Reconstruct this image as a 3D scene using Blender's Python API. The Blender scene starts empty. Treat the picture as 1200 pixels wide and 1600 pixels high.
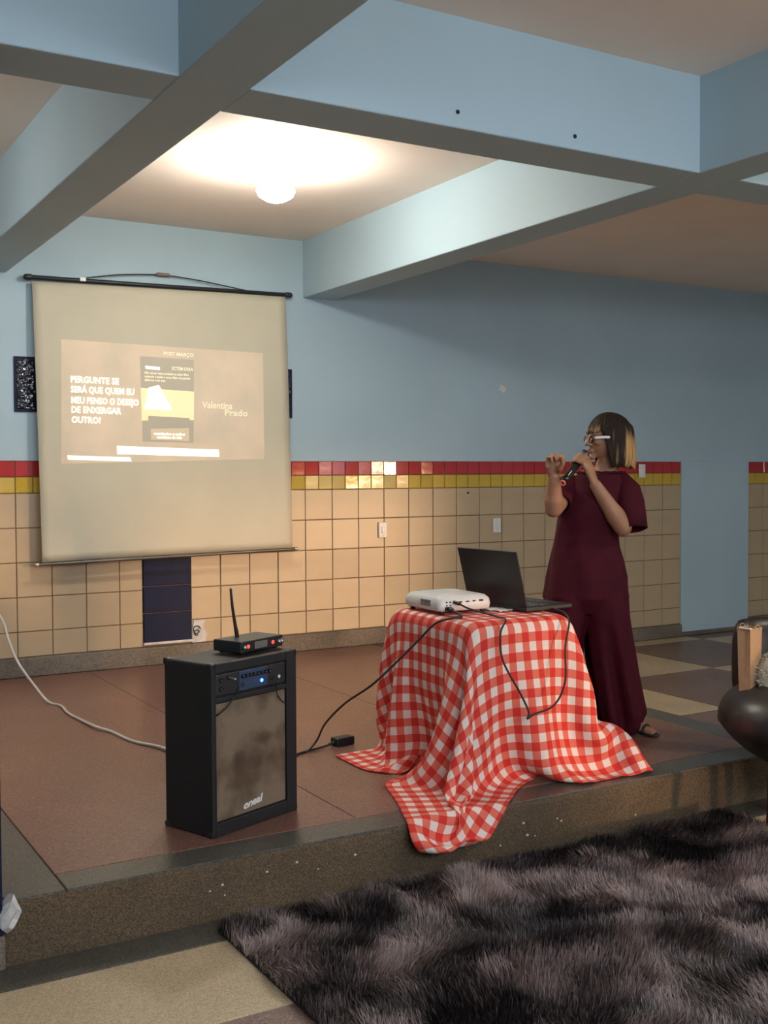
import bpy, bmesh, math, random
import numpy as np
from mathutils import Vector, Matrix

random.seed(7)
rng = np.random.default_rng(11)
S = bpy.context.scene
COL = S.collection

# ------------------------------------------------------------------ camera
cam_d = bpy.data.cameras.new('camera')
cam = bpy.data.objects.new('camera', cam_d)
COL.objects.link(cam)
cam_d.sensor_fit = 'VERTICAL'
cam_d.sensor_height = 24.0
cam_d.lens = 24.0 * 1728.66 / 1600.0
cam_d.clip_start = 0.05
_R = Vector((0.8619, -0.50706, -0.0051)).normalized()
_F = Vector((0.50661, 0.86148, -0.03458)).normalized()
_U = _R.cross(_F).normalized()
_R = _F.cross(_U).normalized()
m = Matrix((_R, _U, -_F)).transposed().to_4x4()
m.translation = (-3.48304, -7.02023, -0.09196)
cam.matrix_world = m
S.camera = cam

# ------------------------------------------------------------------ world, sun, area lights, exposure
S.view_settings.view_transform = 'Standard'
S.view_settings.look = 'None'
S.view_settings.gamma = 1.0
S.view_settings.use_curve_mapping = False
S.view_settings.exposure = -0.1
W = bpy.data.worlds.new('dusk')
S.world = W
W.use_nodes = True
bg = W.node_tree.nodes['Background']
bg.inputs[0].default_value = (0.42, 0.52, 0.72, 1)
bg.inputs[1].default_value = 0.35

def light(name, typ, loc, direction, energy, color, **kw):
    d = bpy.data.lights.new(name, typ)
    d.energy = energy
    d.color = color
    for k, v in kw.items():
        setattr(d, k, v)
    o = bpy.data.objects.new(name, d)
    COL.objects.link(o)
    o.location = loc
    o.rotation_euler = Vector(direction).to_track_quat('-Z', 'Y').to_euler()
    return o

# low evening sun coming in through the wide entrance in the rear wall
light('evening_sun', 'SUN', (6, -14, 1.0), (-0.485, 0.874, -0.055), 1.75, (1.0, 0.60, 0.31), angle=math.radians(4))
# sky daylight through the entrance and unseen rear windows, raised to spare the ceiling
light('entrance_daylight', 'AREA', (4.2, -9.25, -0.4), (-0.2, 1, 0.05), 45, (0.85, 0.9, 1.0), shape='RECTANGLE', size=4.0, size_y=2.0)
light('rear_window_daylight', 'AREA', (-2.0, -9.05, 1.0), (0, 1, 0), 175, (0.80, 0.88, 1.0), shape='RECTANGLE', size=4.4, size_y=0.6)

# ------------------------------------------------------------------ helpers
def tag(o, label=None, cat=None, group=None, kind=None):
    if label: o['label'] = label
    if cat: o['category'] = cat
    if group: o['group'] = group
    if kind: o['kind'] = kind
    return o

def empty(name, loc, rz=0.0, label=None, cat=None, group=None):
    o = bpy.data.objects.new(name, None)
    COL.objects.link(o)
    o.location = loc
    o.rotation_euler = (0, 0, rz)
    o.empty_display_size = 0.1
    return tag(o, label, cat, group)

def link_mesh(name, me, mat=None, parent=None, loc=None, rot=None):
    o = bpy.data.objects.new(name, me)
    COL.objects.link(o)
    if mat is not None and not me.materials:
        for mm in (mat if isinstance(mat, (list, tuple)) else [mat]):
            me.materials.append(mm)
    if parent: o.parent = parent
    if loc is not None: o.location = loc
    if rot is not None: o.rotation_euler = rot
    return o

def obj(name, bm, mat, parent=None, smooth=False, loc=None, rot=None):
    me = bpy.data.meshes.new(name)
    bm.normal_update()
    bm.to_mesh(me)
    bm.free()
    if smooth: me.shade_smooth()
    return link_mesh(name, me, mat, parent, loc, rot)

def box(bm, lo, hi, bevel=0.0, seg=2, mi=0):
    b = bmesh.new()
    bmesh.ops.create_cube(b, size=1.0)
    for v in b.verts:
        v.co = Vector([lo[i] + (v.co[i] + 0.5) * (hi[i] - lo[i]) for i in range(3)])
    if bevel > 0:
        bmesh.ops.bevel(b, geom=b.edges[:], offset=bevel, segments=seg, affect='EDGES', profile=0.5)
    merge(bm, b, mi)
    return bm

def merge(bm, b, mi=0):
    vm = {}
    for v in b.verts: vm[v] = bm.verts.new(v.co)
    for f in b.faces:
        nf = bm.faces.new([vm[v] for v in f.verts])
        nf.material_index = mi
        nf.smooth = f.smooth
    b.free()

def B(lo, hi, bevel=0.0, seg=2):
    return box(bmesh.new(), lo, hi, bevel, seg)

def frames(pts):
    P = [Vector(p) for p in pts]
    T = []
    for i in range(len(P)):
        a = P[max(i - 1, 0)]; c = P[min(i + 1, len(P) - 1)]
        t = (c - a)
        T.append(t.normalized() if t.length > 1e-9 else Vector((0, 0, 1)))
    n = T[0].orthogonal().normalized()
    out = []
    for i in range(len(P)):
        n = (n - T[i] * n.dot(T[i]))
        n = n.normalized() if n.length > 1e-6 else T[i].orthogonal().normalized()
        out.append((P[i], T[i], n.copy(), T[i].cross(n)))
    return out

def tube(bm, pts, rad, seg=10, cap=True, flat=None):
    """swept tube with rounded ends; flat = (axis vector, factor) squashes the section along that axis"""
    fr = frames(pts)
    if not hasattr(rad, '__len__'): rad = [rad] * len(pts)
    rings = []
    sec = []
    if cap:
        p, t, n, b = fr[0]
        for k in (0.95, 0.7, 0.35):
            sec.append((p - t * rad[0] * k, n, b, rad[0] * math.sqrt(max(0, 1 - k * k))))
    for (p, t, n, b), r in zip(fr, rad): sec.append((p, n, b, r))
    if cap:
        p, t, n, b = fr[-1]
        for k in (0.35, 0.7, 0.95):
            sec.append((p + t * rad[-1] * k, n, b, rad[-1] * math.sqrt(max(0, 1 - k * k))))
    for p, n, b, r in sec:
        ring = []
        for j in range(seg):
            a = 2 * math.pi * j / seg
            d = (n * math.cos(a) + b * math.sin(a)) * r
            if flat is not None:
                ax = Vector(flat[0]).normalized()
                d = d - ax * d.dot(ax) * (1 - flat[1])
            ring.append(bm.verts.new(p + d))
        rings.append(ring)
    for a, c in zip(rings[:-1], rings[1:]):
        for j in range(seg):
            f = bm.faces.new((a[j], a[(j + 1) % seg], c[(j + 1) % seg], c[j])); f.smooth = True
    bm.faces.new(list(reversed(rings[0]))); bm.faces.new(rings[-1])
    return bm

def curve_pts(pts, n=8):
    """Catmull-Rom through the points"""
    P = [Vector(p) for p in pts]
    P = [P[0] * 2 - P[1]] + P + [P[-1] * 2 - P[-2]]
    out = []
    for i in range(1, len(P) - 2):
        for k in range(n):
            t = k / n
            a, b, c, d = P[i - 1], P[i], P[i + 1], P[i + 2]
            out.append(0.5 * ((2 * b) + (c - a) * t + (2 * a - 5 * b + 4 * c - d) * t * t + (3 * b - a - 3 * c + d) * t ** 3))
    out.append(P[-2])
    return out

def loft(bm, rings, closed=True, cap=True):
    vr = [[bm.verts.new(p) for p in r] for r in rings]
    n = len(vr[0])
    for a, c in zip(vr[:-1], vr[1:]):
        for j in range(n if closed else n - 1):
            f = bm.faces.new((a[j], a[(j + 1) % n], c[(j + 1) % n], c[j])); f.smooth = True
    if cap:
        bm.faces.new(list(reversed(vr[0]))); bm.faces.new(vr[-1])
    return bm

def ell_ring(cx, cy, z, rx, ry, n=32, fn=None, p=2.0):
    out = []
    for j in range(n):
        a = 2 * math.pi * j / n
        c, s = math.cos(a), math.sin(a)
        k = (abs(c) ** p + abs(s) ** p) ** (-1 / p)
        q = 1 + (fn(a) if fn else 0)
        out.append(Vector((cx + rx * c * k * q, cy + ry * s * k * q, z)))
    return out

def lathe(bm, prof, seg=20, axis='Z', origin=(0, 0, 0)):
    """prof = [(r, h)...]"""
    rings = []
    for r, h in prof:
        ring = []
        for j in range(seg):
            a = 2 * math.pi * j / seg
            x, y = r * math.cos(a), r * math.sin(a)
            v = {'Z': (x, y, h), 'Y': (x, -h, y), 'X': (h, x, y)}[axis]
            ring.append(Vector(origin) + Vector(v))
        rings.append(ring)
    b = bmesh.new()
    loft(b, rings)
    bmesh.ops.recalc_face_normals(b, faces=b.faces[:])
    merge(bm, b)
    return bm

def ellipsoid(bm, c, r, seg=16, rings=10, rot=None):
    b = bmesh.new()
    bmesh.ops.create_uvsphere(b, u_segments=seg, v_segments=rings, radius=1.0)
    for v in b.verts:
        p = Vector((v.co.x * r[0], v.co.y * r[1], v.co.z * r[2]))
        if rot is not None: p = rot @ p
        v.co = p + Vector(c)
    for f in b.faces: f.smooth = True
    merge(bm, b)
    return bm

def bake_mods(o):
    dg = bpy.context.evaluated_depsgraph_get()
    dg.update()
    me = bpy.data.meshes.new_from_object(o.evaluated_get(dg))
    o.modifiers.clear()
    o.data = me
    me.shade_smooth()
    return o

# ------------------------------------------------------------------ materials
def nt(name):
    mt = bpy.data.materials.new(name)
    mt.use_nodes = True
    return mt, mt.node_tree.nodes, mt.node_tree.links, mt.node_tree.nodes['Principled BSDF']

def mat(name, col, rough=0.5, metal=0.0, noise=None, bump=None, spec=0.5, emis=None, coat=0.0, sheen=0.0):
    """noise=(scale, amount[, detail]) varies the base colour; bump=(scale, strength[, distance])"""
    mt, N, L, P = nt(name)
    P.inputs['Base Color'].default_value = (*col, 1)
    P.inputs['Roughness'].default_value = rough
    P.inputs['Metallic'].default_value = metal
    P.inputs['Specular IOR Level'].default_value = spec
    P.inputs['Coat Weight'].default_value = coat
    P.inputs['Sheen Weight'].default_value = sheen
    tc = N.new('ShaderNodeTexCoord')
    if noise:
        n = N.new('ShaderNodeTexNoise'); n.inputs['Scale'].default_value = noise[0]
        n.inputs['Detail'].default_value = noise[2] if len(noise) > 2 else 4
        L.new(tc.outputs['Object'], n.inputs['Vector'])
        r = N.new('ShaderNodeValToRGB')
        a = noise[1]
        r.color_ramp.elements[0].position = 0.3; r.color_ramp.elements[1].position = 0.7
        r.color_ramp.elements[0].color = (*[c * (1 - a) for c in col], 1)
        r.color_ramp.elements[1].color = (*[min(1, c * (1 + a)) for c in col], 1)
        L.new(n.outputs['Fac'], r.inputs['Fac']); L.new(r.outputs['Color'], P.inputs['Base Color'])
    if bump:
        n = N.new('ShaderNodeTexNoise'); n.inputs['Scale'].default_value = bump[0]; n.inputs['Detail'].default_value = 3
        L.new(tc.outputs['Object'], n.inputs['Vector'])
        bp = N.new('ShaderNodeBump'); bp.inputs['Strength'].default_value = bump[1]
        bp.inputs['Distance'].default_value = bump[2] if len(bump) > 2 else 0.005
        L.new(n.outputs['Fac'], bp.inputs['Height']); L.new(bp.outputs['Normal'], P.inputs['Normal'])
    if emis:
        P.inputs['Emission Color'].default_value = (*emis[0], 1); P.inputs['Emission Strength'].default_value = emis[1]
    return mt

def speck_mat(name, base, dark, light_, scale=120, rough=0.4, blotch=0.15, bump=0.0, thr=(0.3, 0.72), spec=0.5):
    """terrazzo / gritty concrete: base colour with dark and light grains and broad wear"""
    mt, N, L, P = nt(name)
    tc = N.new('ShaderNodeTexCoord')
    v = N.new('ShaderNodeTexVoronoi'); v.inputs['Scale'].default_value = scale
    L.new(tc.outputs['Object'], v.inputs['Vector'])
    s = N.new('ShaderNodeSeparateColor'); L.new(v.outputs['Color'], s.inputs['Color'])
    r = N.new('ShaderNodeValToRGB'); r.color_ramp.interpolation = 'CONSTANT'
    e = r.color_ramp.elements
    e[0].position = 0; e[0].color = (*dark, 1)
    e[1].position = thr[0]; e[1].color = (*base, 1)
    k = e.new(thr[1]); k.color = (*light_, 1)
    L.new(s.outputs['Red'], r.inputs['Fac'])
    n = N.new('ShaderNodeTexNoise'); n.inputs['Scale'].default_value = 2.2; n.inputs['Detail'].default_value = 6
    L.new(tc.outputs['Object'], n.inputs['Vector'])
    mr = N.new('ShaderNodeMapRange'); mr.inputs['From Min'].default_value = 0.3; mr.inputs['From Max'].default_value = 0.7
    mr.inputs['To Min'].default_value = 1 - blotch; mr.inputs['To Max'].default_value = 1 + blotch
    L.new(n.outputs['Fac'], mr.inputs['Value'])
    mx = N.new('ShaderNodeVectorMath'); mx.operation = 'SCALE'
    L.new(r.outputs['Color'], mx.inputs[0]); L.new(mr.outputs['Result'], mx.inputs['Scale'])
    L.new(mx.outputs['Vector'], P.inputs['Base Color'])
    P.inputs['Roughness'].default_value = rough
    P.inputs['Specular IOR Level'].default_value = spec
    if bump:
        n2 = N.new('ShaderNodeTexNoise'); n2.inputs['Scale'].default_value = 90; n2.inputs['Detail'].default_value = 5
        L.new(tc.outputs['Object'], n2.inputs['Vector'])
        bp = N.new('ShaderNodeBump'); bp.inputs['Strength'].default_value = bump; bp.inputs['Distance'].default_value = 0.006
        L.new(n2.outputs['Fac'], bp.inputs['Height']); L.new(bp.outputs['Normal'], P.inputs['Normal'])
    return mt

M = {}
M['paint'] = mat('pale_blue_wall_paint', (0.41, 0.54, 0.60), 0.6, noise=(1.3, 0.05), bump=(60, 0.08))
M['beam'] = mat('pale_blue_beam_paint', (0.41, 0.54, 0.60), 0.6, noise=(1.3, 0.04), bump=(60, 0.08))
M['ceil'] = mat('cream_ceiling_paint', (0.92, 0.78, 0.67), 0.75, noise=(2.0, 0.03), bump=(70, 0.06))
M['grout'] = mat('brown_grout', (0.22, 0.145, 0.075), 0.9, noise=(25, 0.2))
M['cream'] = mat('cream_glazed_tile', (0.47, 0.355, 0.218), 0.32, noise=(4, 0.05), bump=(9, 0.10, 0.004))
M['red'] = mat('red_glazed_tile', (0.42, 0.020, 0.022), 0.11, noise=(6, 0.1), bump=(16, 0.14, 0.004), coat=0.4)
M['yellow'] = mat('yellow_glazed_tile', (0.55, 0.37, 0.035), 0.11, noise=(6, 0.08), bump=(16, 0.14, 0.004), coat=0.4)
M['stage'] = speck_mat('red_brown_terrazzo', (0.20, 0.094, 0.068), (0.15, 0.070, 0.050), (0.26, 0.14, 0.105), 190, 0.33, 0.14)
M['strip'] = speck_mat('dark_grey_terrazzo', (0.085, 0.080, 0.066), (0.06, 0.056, 0.046), (0.12, 0.11, 0.09), 190, 0.33, 0.14)
M['riser'] = speck_mat('gritty_brown_concrete', (0.098, 0.064, 0.033), (0.060, 0.038, 0.019), (0.145, 0.102, 0.055), 340, 0.85, 0.35, 0.5)
M['base'] = speck_mat('grey_baseboard_concrete', (0.165, 0.135, 0.10), (0.125, 0.10, 0.075), (0.20, 0.17, 0.13), 200, 0.8, 0.4, 0.4)
M['beige'] = speck_mat('beige_terrazzo', (0.50, 0.39, 0.24), (0.40, 0.31, 0.185), (0.58, 0.47, 0.31), 240, 0.4, 0.12)
M['brown'] = speck_mat('brown_terrazzo', (0.175, 0.105, 0.08), (0.11, 0.065, 0.05), (0.25, 0.16, 0.12), 240, 0.4, 0.14)
M['navy'] = mat('navy_gloss_paint', (0.006, 0.010, 0.036), 0.55, spec=0.2, noise=(12, 0.25), bump=(25, 0.15))
M['white'] = mat('white_plastic', (0.75, 0.73, 0.70), 0.35)
M['plaster'] = mat('chipped_white_plaster', (0.6, 0.58, 0.55), 0.9, noise=(18, 0.2), bump=(30, 0.5))
M['dark'] = mat('dark_metal', (0.02, 0.022, 0.024), 0.4, metal=0.4)
M['black'] = mat('black_plastic', (0.012, 0.012, 0.013), 0.42)
M['vinyl'] = mat('black_vinyl_covering', (0.010, 0.010, 0.011), 0.55, bump=(220, 0.5, 0.002))
M['cable'] = mat('black_rubber_cable', (0.012, 0.012, 0.012), 0.5)
M['wcable'] = mat('white_cable_sheath', (0.62, 0.58, 0.52), 0.5)
M['silver'] = mat('brushed_metal', (0.55, 0.54, 0.52), 0.35, metal=0.9)
M['skin'] = mat('tan_skin', (0.34, 0.165, 0.092), 0.55, noise=(14, 0.07))
M['wine'] = mat('wine_red_cloth', (0.054, 0.0025, 0.009), 0.8, noise=(16, 0.12), bump=(160, 0.12, 0.002), spec=0.2)
M['leather'] = mat('black_leather', (0.022, 0.019, 0.018), 0.38, noise=(7, 0.15), bump=(110, 0.25, 0.002))
M['kraft'] = mat('brown_kraft_paper', (0.42, 0.25, 0.13), 0.8, noise=(30, 0.06), bump=(14, 0.25, 0.006))
M['paper'] = mat('white_paper', (0.72, 0.68, 0.63), 0.8, bump=(20, 0.3, 0.01))
M['fluff'] = mat('cream_fleece', (0.52, 0.49, 0.38), 0.95, noise=(9, 0.25), bump=(40, 0.9, 0.02))
M['wood'] = mat('dark_table_wood', (0.10, 0.055, 0.03), 0.5, noise=(5, 0.2))

def emit(name, col, s):
    return mat(name, (0.02, 0.02, 0.02), 0.5, emis=(col, s))

# ------------------------------------------------------------------ room shell
ZF, ZS, ZC, ZB = -1.53, -1.34, 1.54, 1.145    # main floor, stage top, ceiling, beam undersides
XL, XR, YR = -6.6, 6.6, -9.0

bm = bmesh.new(); box(bm, (XL - .2, YR - .2, ZF - .2), (XR + .2, 0.25, ZF - 0.02))
floor = tag(obj('floor', bm, M['strip']), kind='structure')
bm = bmesh.new(); box(bm, (XL - .2, YR - .2, ZC), (XR + .2, 0.25, ZC + .2))
ceiling = tag(obj('ceiling', bm, M['ceil']), kind='structure')

# back wall: painted above, grout bed of the tiling below
bm = bmesh.new()
box(bm, (XL, 0.0, 0.0), (XR, 0.2, ZC + .1), mi=0)
box(bm, (XL, 0.006, ZF - .1), (XR, 0.2, 0.0), mi=1)
wall_back = tag(obj('wall_back', bm, [M['paint'], M['grout']]), kind='structure')
bm = B((XL - .2, YR, ZF - .1), (XL, 0.2, ZC + .1)); tag(obj('wall_left', bm, M['paint']), kind='structure')
bm = B((XR, YR, ZF - .1), (XR + .2, 0.2, ZC + .1)); tag(obj('wall_right', bm, M['paint']), kind='structure')
# rear wall (behind the camera) with a wide entrance and a row of windows
bm = bmesh.new()
y0, y1 = YR - .2, YR
for lo, hi in [((XL, ZF - .1), (-4.2, ZC + .1)), ((-4.2, ZF - .1), (0.2, 0.65)), ((-4.2, 1.35), (0.2, ZC + .1)),
               ((0.2, ZF - .1), (2.3, ZC + .1)), ((2.3, 0.42), (6.15, ZC + .1)), ((3.17, ZF - .1), (3.68, 0.43)), ((6.15, ZF - .1), (XR, ZC + .1))]:  # includes a narrow unseen post added in the entrance to shade the woman
    box(bm, (lo[0], y0, lo[1]), (hi[0], y1, hi[1]))
tag(obj('wall_rear', bm, M['paint']), kind='structure')

# painted column between the tiled stretches
bm = B((3.655, -0.014, ZF), (4.494, 0.05, 0.012), 0.004)
tag(obj('trim_1', bm, M['paint']), kind='structure')
# navy painted pillar at the left end of the platform
bm = bmesh.new(); box(bm, (-3.12, -3.72, ZF), (-2.834, -3.45, ZB), 0.006)
pillar = tag(obj('trim_2', bm, M['navy']), kind='structure')
bm = bmesh.new(); box(bm, (-3.125, -3.725, ZF), (-2.829, -3.445, ZF + .10), 0.004)
obj('plinth', bm, M['base'], pillar)

# ceiling beams
def beam(name, lo, hi):
    return tag(obj(name, B(lo, hi, 0.006, 2), M['beam']), kind='structure')
for i, x in enumerate((-4.51, -2.26, -0.005)):
    beam('ceiling_beam', (x, YR, ZB), (x + .24, 0.02, ZC + .02))
xs = [XL, -4.51, -2.26, -0.005, XR]
for y in (-3.70,):
    for i in range(len(xs) - 1):
        a = xs[i] + (.24 if i else 0)
        bmn = beam('cross_beam', (a - .002, y, ZB + .0005), (xs[i + 1] + .002, y + .255, ZC + .02))
        if y == -3.70 and i == 2: front_beam = bmn
for px, pz in ((-1.216, 1.202), (-0.674, 1.196)):
    bm = bmesh.new(); lathe(bm, [(0.0, -.004), (.008, -.004), (.008, .003), (.004, .006), (0.0, .006)], 10, 'Y', (px, -3.70, pz))
    obj('screw_head', bm, M['dark'], front_beam)

# ------------------------------------------------------------------ wall tiles
TILE = {}
def tile_mesh(w, h, mt):
    key = (round(w, 4), round(h, 4), mt.name)
    if key in TILE: return TILE[key]
    g, d, c = 0.0028, 0.010, 0.0022
    w2, h2 = w / 2 - g, h / 2 - g
    vs = []
    for (a, y) in ((0, d), (0, c), (c, 0)):
        vs += [(-w2 + a, y, -h2 + a), (w2 - a, y, -h2 + a), (w2 - a, y, h2 - a), (-w2 + a, y, h2 - a)]
    fs = []
    for r in (0, 4):
        for j in range(4):
            k = (j + 1) % 4
            fs.append((r + j, r + k, r + 4 + k, r + 4 + j))
    fs.append((8, 9, 10, 11))
    me = bpy.data.meshes.new('tile')
    me.from_pydata(vs, [], fs)
    me.materials.append(mt)
    TILE[key] = me
    return me

hidden_tiles = []
def put_tile(name, x0, x1, z0, z1, mt, seen):
    if x1 - x0 < 0.02 or z1 - z0 < 0.02: return
    tilt = 0.006 if mt is M['cream'] else 0.026
    rx, rz = random.gauss(0, tilt), random.gauss(0, tilt)
    rx = max(-.05, min(.05, rx)); rz = max(-.05, min(.05, rz))
    loc = ((x0 + x1) / 2, -0.001 + random.uniform(-.0008, .0008), (z0 + z1) / 2)
    if seen:
        link_mesh(name, tile_mesh(x1 - x0, z1 - z0, mt), None, wall_back, loc, (rx, 0, rz))
    else:
        hidden_tiles.append((tile_mesh(x1 - x0, z1 - z0, mt), loc, mt))

P = 0.215; SM = 0.101
def tile_run(xa, xb, xo, seen_fn, zbot):
    """tiles between xa and xb, joints at xo + k*P"""
    k = math.floor((xa - xo) / (P / 2)) 
    x = xo + k * P / 2
    while x < xb - 1e-4:
        a, b = max(x, xa), min(x + P / 2, xb)
        s = seen_fn((a + b) / 2, -0.1)
        put_tile('red_tile', a, b, -SM, 0.0, M['red'], s)
        put_tile('yellow_tile', a, b, -2 * SM, -SM, M['yellow'], s)
        x += P / 2
    k = math.floor((xa - xo) / P); x = xo + k * P
    while x < xb - 1e-4:
        a, b = max(x, xa), min(x + P, xb)
        zb = zbot((a + b) / 2)
        z = -2 * SM
        while z > zb + .02:
            put_tile('cream_tile', a, b, max(z - P, zb), z, M['cream'], seen_fn((a + b) / 2, z - P / 2))
            z -= P
        x += P
def seen(x, z):
    if x < -2.2 or x > 4.78: return False
    if -1.80 < x < -0.22 and z > -0.60: return False    # behind the projection screen
    if x > 4.45 and z < -1.0: return False
    return True
zb_l = lambda x: -1.22 if x < 0.60 else -1.42
tile_run(-2.85, -1.19, -1.987, seen, zb_l)
tile_run(-1.19, -0.857, -1.19, lambda x, z: False, lambda x: -0.417)
tile_run(-0.857, 3.655, 0.0, seen, zb_l)
tile_run(4.494, 6.5, 4.494, seen, zb_l)
# tiles behind the screen and outside the frame, joined
vs, fs, ms = [], [], []
mats3 = [M['cream'], M['red'], M['yellow']]
for me, loc, mt in hidden_tiles:
    o0 = len(vs)
    vs += [tuple(v.co + Vector(loc)) for v in me.vertices]
    for p in me.polygons:
        fs.append(tuple(i + o0 for i in p.vertices)); ms.append(mats3.index(mt))
me = bpy.data.meshes.new('covered_tiles'); me.from_pydata(vs, [], fs)
for mt in mats3: me.materials.append(mt)
me.polygons.foreach_set('material_index', ms)
tag(link_mesh('covered_tiles', me, None, wall_back), kind='stuff')

# little things fixed to the wall
bm = bmesh.new(); lathe(bm, [(0, -.002), (.009, -.002), (.009, .002), (.004, .004), (0, .004)], 10, 'Y', (1.396, -0.003, -0.242))
obj('drilled_hole', bm, M['dark'], wall_back)
bm = bmesh.new(); box(bm, (1.70, -.003, .545), (1.757, .002, .592), .001)
bmesh.ops.rotate(bm, verts=bm.verts[:], cent=(1.727, 0, .57), matrix=Matrix.Rotation(.5, 3, 'Y'))
obj('tape_scrap', bm, M['paper'], wall_back)

def switch_plate(loc, label, rocker=True):
    t = empty('wall_plate', loc, 0, label, 'wall plate')
    obj('plate', B((-.036, -.012, -.058), (.036, .001, .058), .006, 3), M['white'], t)
    obj('rocker', B((-.013, -.018, -.024), (.013, -.009, .024), .003), M['white'], t)
    for s in (-1, 1):
        bm = bmesh.new(); lathe(bm, [(0, 0), (.004, 0), (.003, .002), (0, .002)], 8, 'Y', (0, -.012, s * .042))
        obj('screw', bm, M['silver'], t)
    return t
switch_plate((0.628, -.006, -.505), 'white wall plate on cream tiles, nearest to the projection screen')
switch_plate((1.663, -.006, -.501), 'white wall plate on cream tiles, above the open laptop')
switch_plate((3.184, -.010, -.080), 'white wall plate on the red and yellow tiles, right of the woman')

# baseboards
bm = bmesh.new()
box(bm, (XL, -.030, ZS), (0.69, .02, -1.222), .006)
tag(obj('baseboard_back', bm, M['base']), kind='structure')
bm = bmesh.new(); box(bm, (0.69, -.030, ZF), (3.65, .02, -1.422), .006); box(bm, (4.49, -.030, ZF), (XR, .02, -1.422), .006)
box(bm, (3.65, -.022, ZF), (4.49, .02, -1.492), .006)
tag(obj('baseboard_right', bm, M['base']), kind='structure')

# dark pebbled glass transom behind the screen
win = tag(obj('window_1', B((-1.985, -.012, .30), (-.10, .02, .64), .003), M['navy']), kind='structure')
mt, N, L, Pn = nt('pebbled_dark_glass')
Pn.inputs['Base Color'].default_value = (.008, .010, .018, 1); Pn.inputs['Roughness'].default_value = .12
tc = N.new('ShaderNodeTexCoord'); vo = N.new('ShaderNodeTexVoronoi'); vo.inputs['Scale'].default_value = 45; vo.feature = 'SMOOTH_F1'
L.new(tc.outputs['Object'], vo.inputs['Vector'])
bp = N.new('ShaderNodeBump'); bp.inputs['Strength'].default_value = 1.0; bp.inputs['Distance'].default_value = .008
L.new(vo.outputs['Distance'], bp.inputs['Height']); L.new(bp.outputs['Normal'], Pn.inputs['Normal'])
for k in range(9):
    a = -1.970 + k * .2062
    obj('pane', B((a, -.017, .318), (a + .203, -.011, .622), .002), mt, win)

# navy hatch under the screen: three horizontal boards
t = empty('wall_hatch', (-1.023, 0, -1.195), 0, 'navy blue wooden hatch of horizontal boards set in the tiles below the screen', 'hatch')
zz = [0, .195, .372, .575, .776]
for a, b in zip(zz[:-1], zz[1:]):
    obj('board', B((-.164, -.012, a + .003), (.164, .006, b - .003), .004), M['navy'], t)
obj('sill', B((-.168, -.024, -.012), (.168, .006, .004), .003), M['plaster'], t)

# broken tile corner with loose wires
t = empty('broken_wall_socket', (-.795, -.001, -1.215), 0, 'broken white plaster pocket with loose wires right of the blue hatch', 'socket')
bm = bmesh.new()
pr = [(-.06, 0), (.035, 0), (.045, .05), (.022, .10), (.03, .145), (-.045, .15), (-.058, .08)]
top = [bm.verts.new((x, -.012 + .004 * (i % 2), z)) for i, (x, z) in enumerate(pr)]
bot = [bm.verts.new((x * 1.08, .004, z)) for x, z in pr]
bm.faces.new(top)
for i in range(len(pr)):
    j = (i + 1) % len(pr); bm.faces.new((top[i], bot[i], bot[j], top[j]))
bmesh.ops.recalc_face_normals(bm, faces=bm.faces[:])
obj('plaster_patch', bm, M['plaster'], t)
for k, r in enumerate((.026, .018)):
    bm = bmesh.new()
    pts = [(-.03 + r * math.cos(a) * .9, -.018 - .006 * math.sin(a * 2), .085 - .02 * k + r * math.sin(a)) for a in np.linspace(.2, 5.3, 14)]
    tube(bm, pts, .0035, 6); obj('wire', bm, M['cable'], t, True)

# ------------------------------------------------------------------ raised platform
SX0, SX1, SY0 = -2.83, 0.69, -3.70
bm = bmesh.new(); box(bm, (SX0, SY0, ZF - .02), (SX1, 0.0, ZS - .006), .012, 3)
stage = tag(obj('floor_platform', bm, M['riser']), kind='structure')
def slab(parent, name, lo, hi, z, mt, th=.02, bev=.0025):
    return obj(name, B((lo[0] + .0015, lo[1] + .0015, z - th), (hi[0] - .0015, hi[1] - .0015, z), bev, 1), mt, parent)
jx = [-2.643, -1.56, -.52, .52]
for a, b in zip(jx[:-1], jx[1:]):
    slab(stage, 'terrazzo_panel', (a, -3.545), (b, -.03), ZS, M['stage'])
slab(stage, 'border_strip', (-2.643, -3.694), (.52, -3.545), ZS, M['strip'])
slab(stage, 'border_strip', (SX0 + .006, -3.694), (-2.643, -.03), ZS, M['strip'])
slab(stage, 'border_strip', (.52, -3.694), (.684, -.03), ZS, M['strip'])
# chips of paint on the riser
for i in range(14):
    x = random.choice([random.uniform(-2.2, -.3), random.uniform(-1.2, -.7)]); z = random.uniform(-1.49, -1.39); r = random.uniform(.003, .007)
    bm = bmesh.new(); ellipsoid(bm, (x, -3.7005, z), (r, .002, r * .7), 6, 4)
    obj('paint_chip', bm, M['plaster'], stage)

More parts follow.
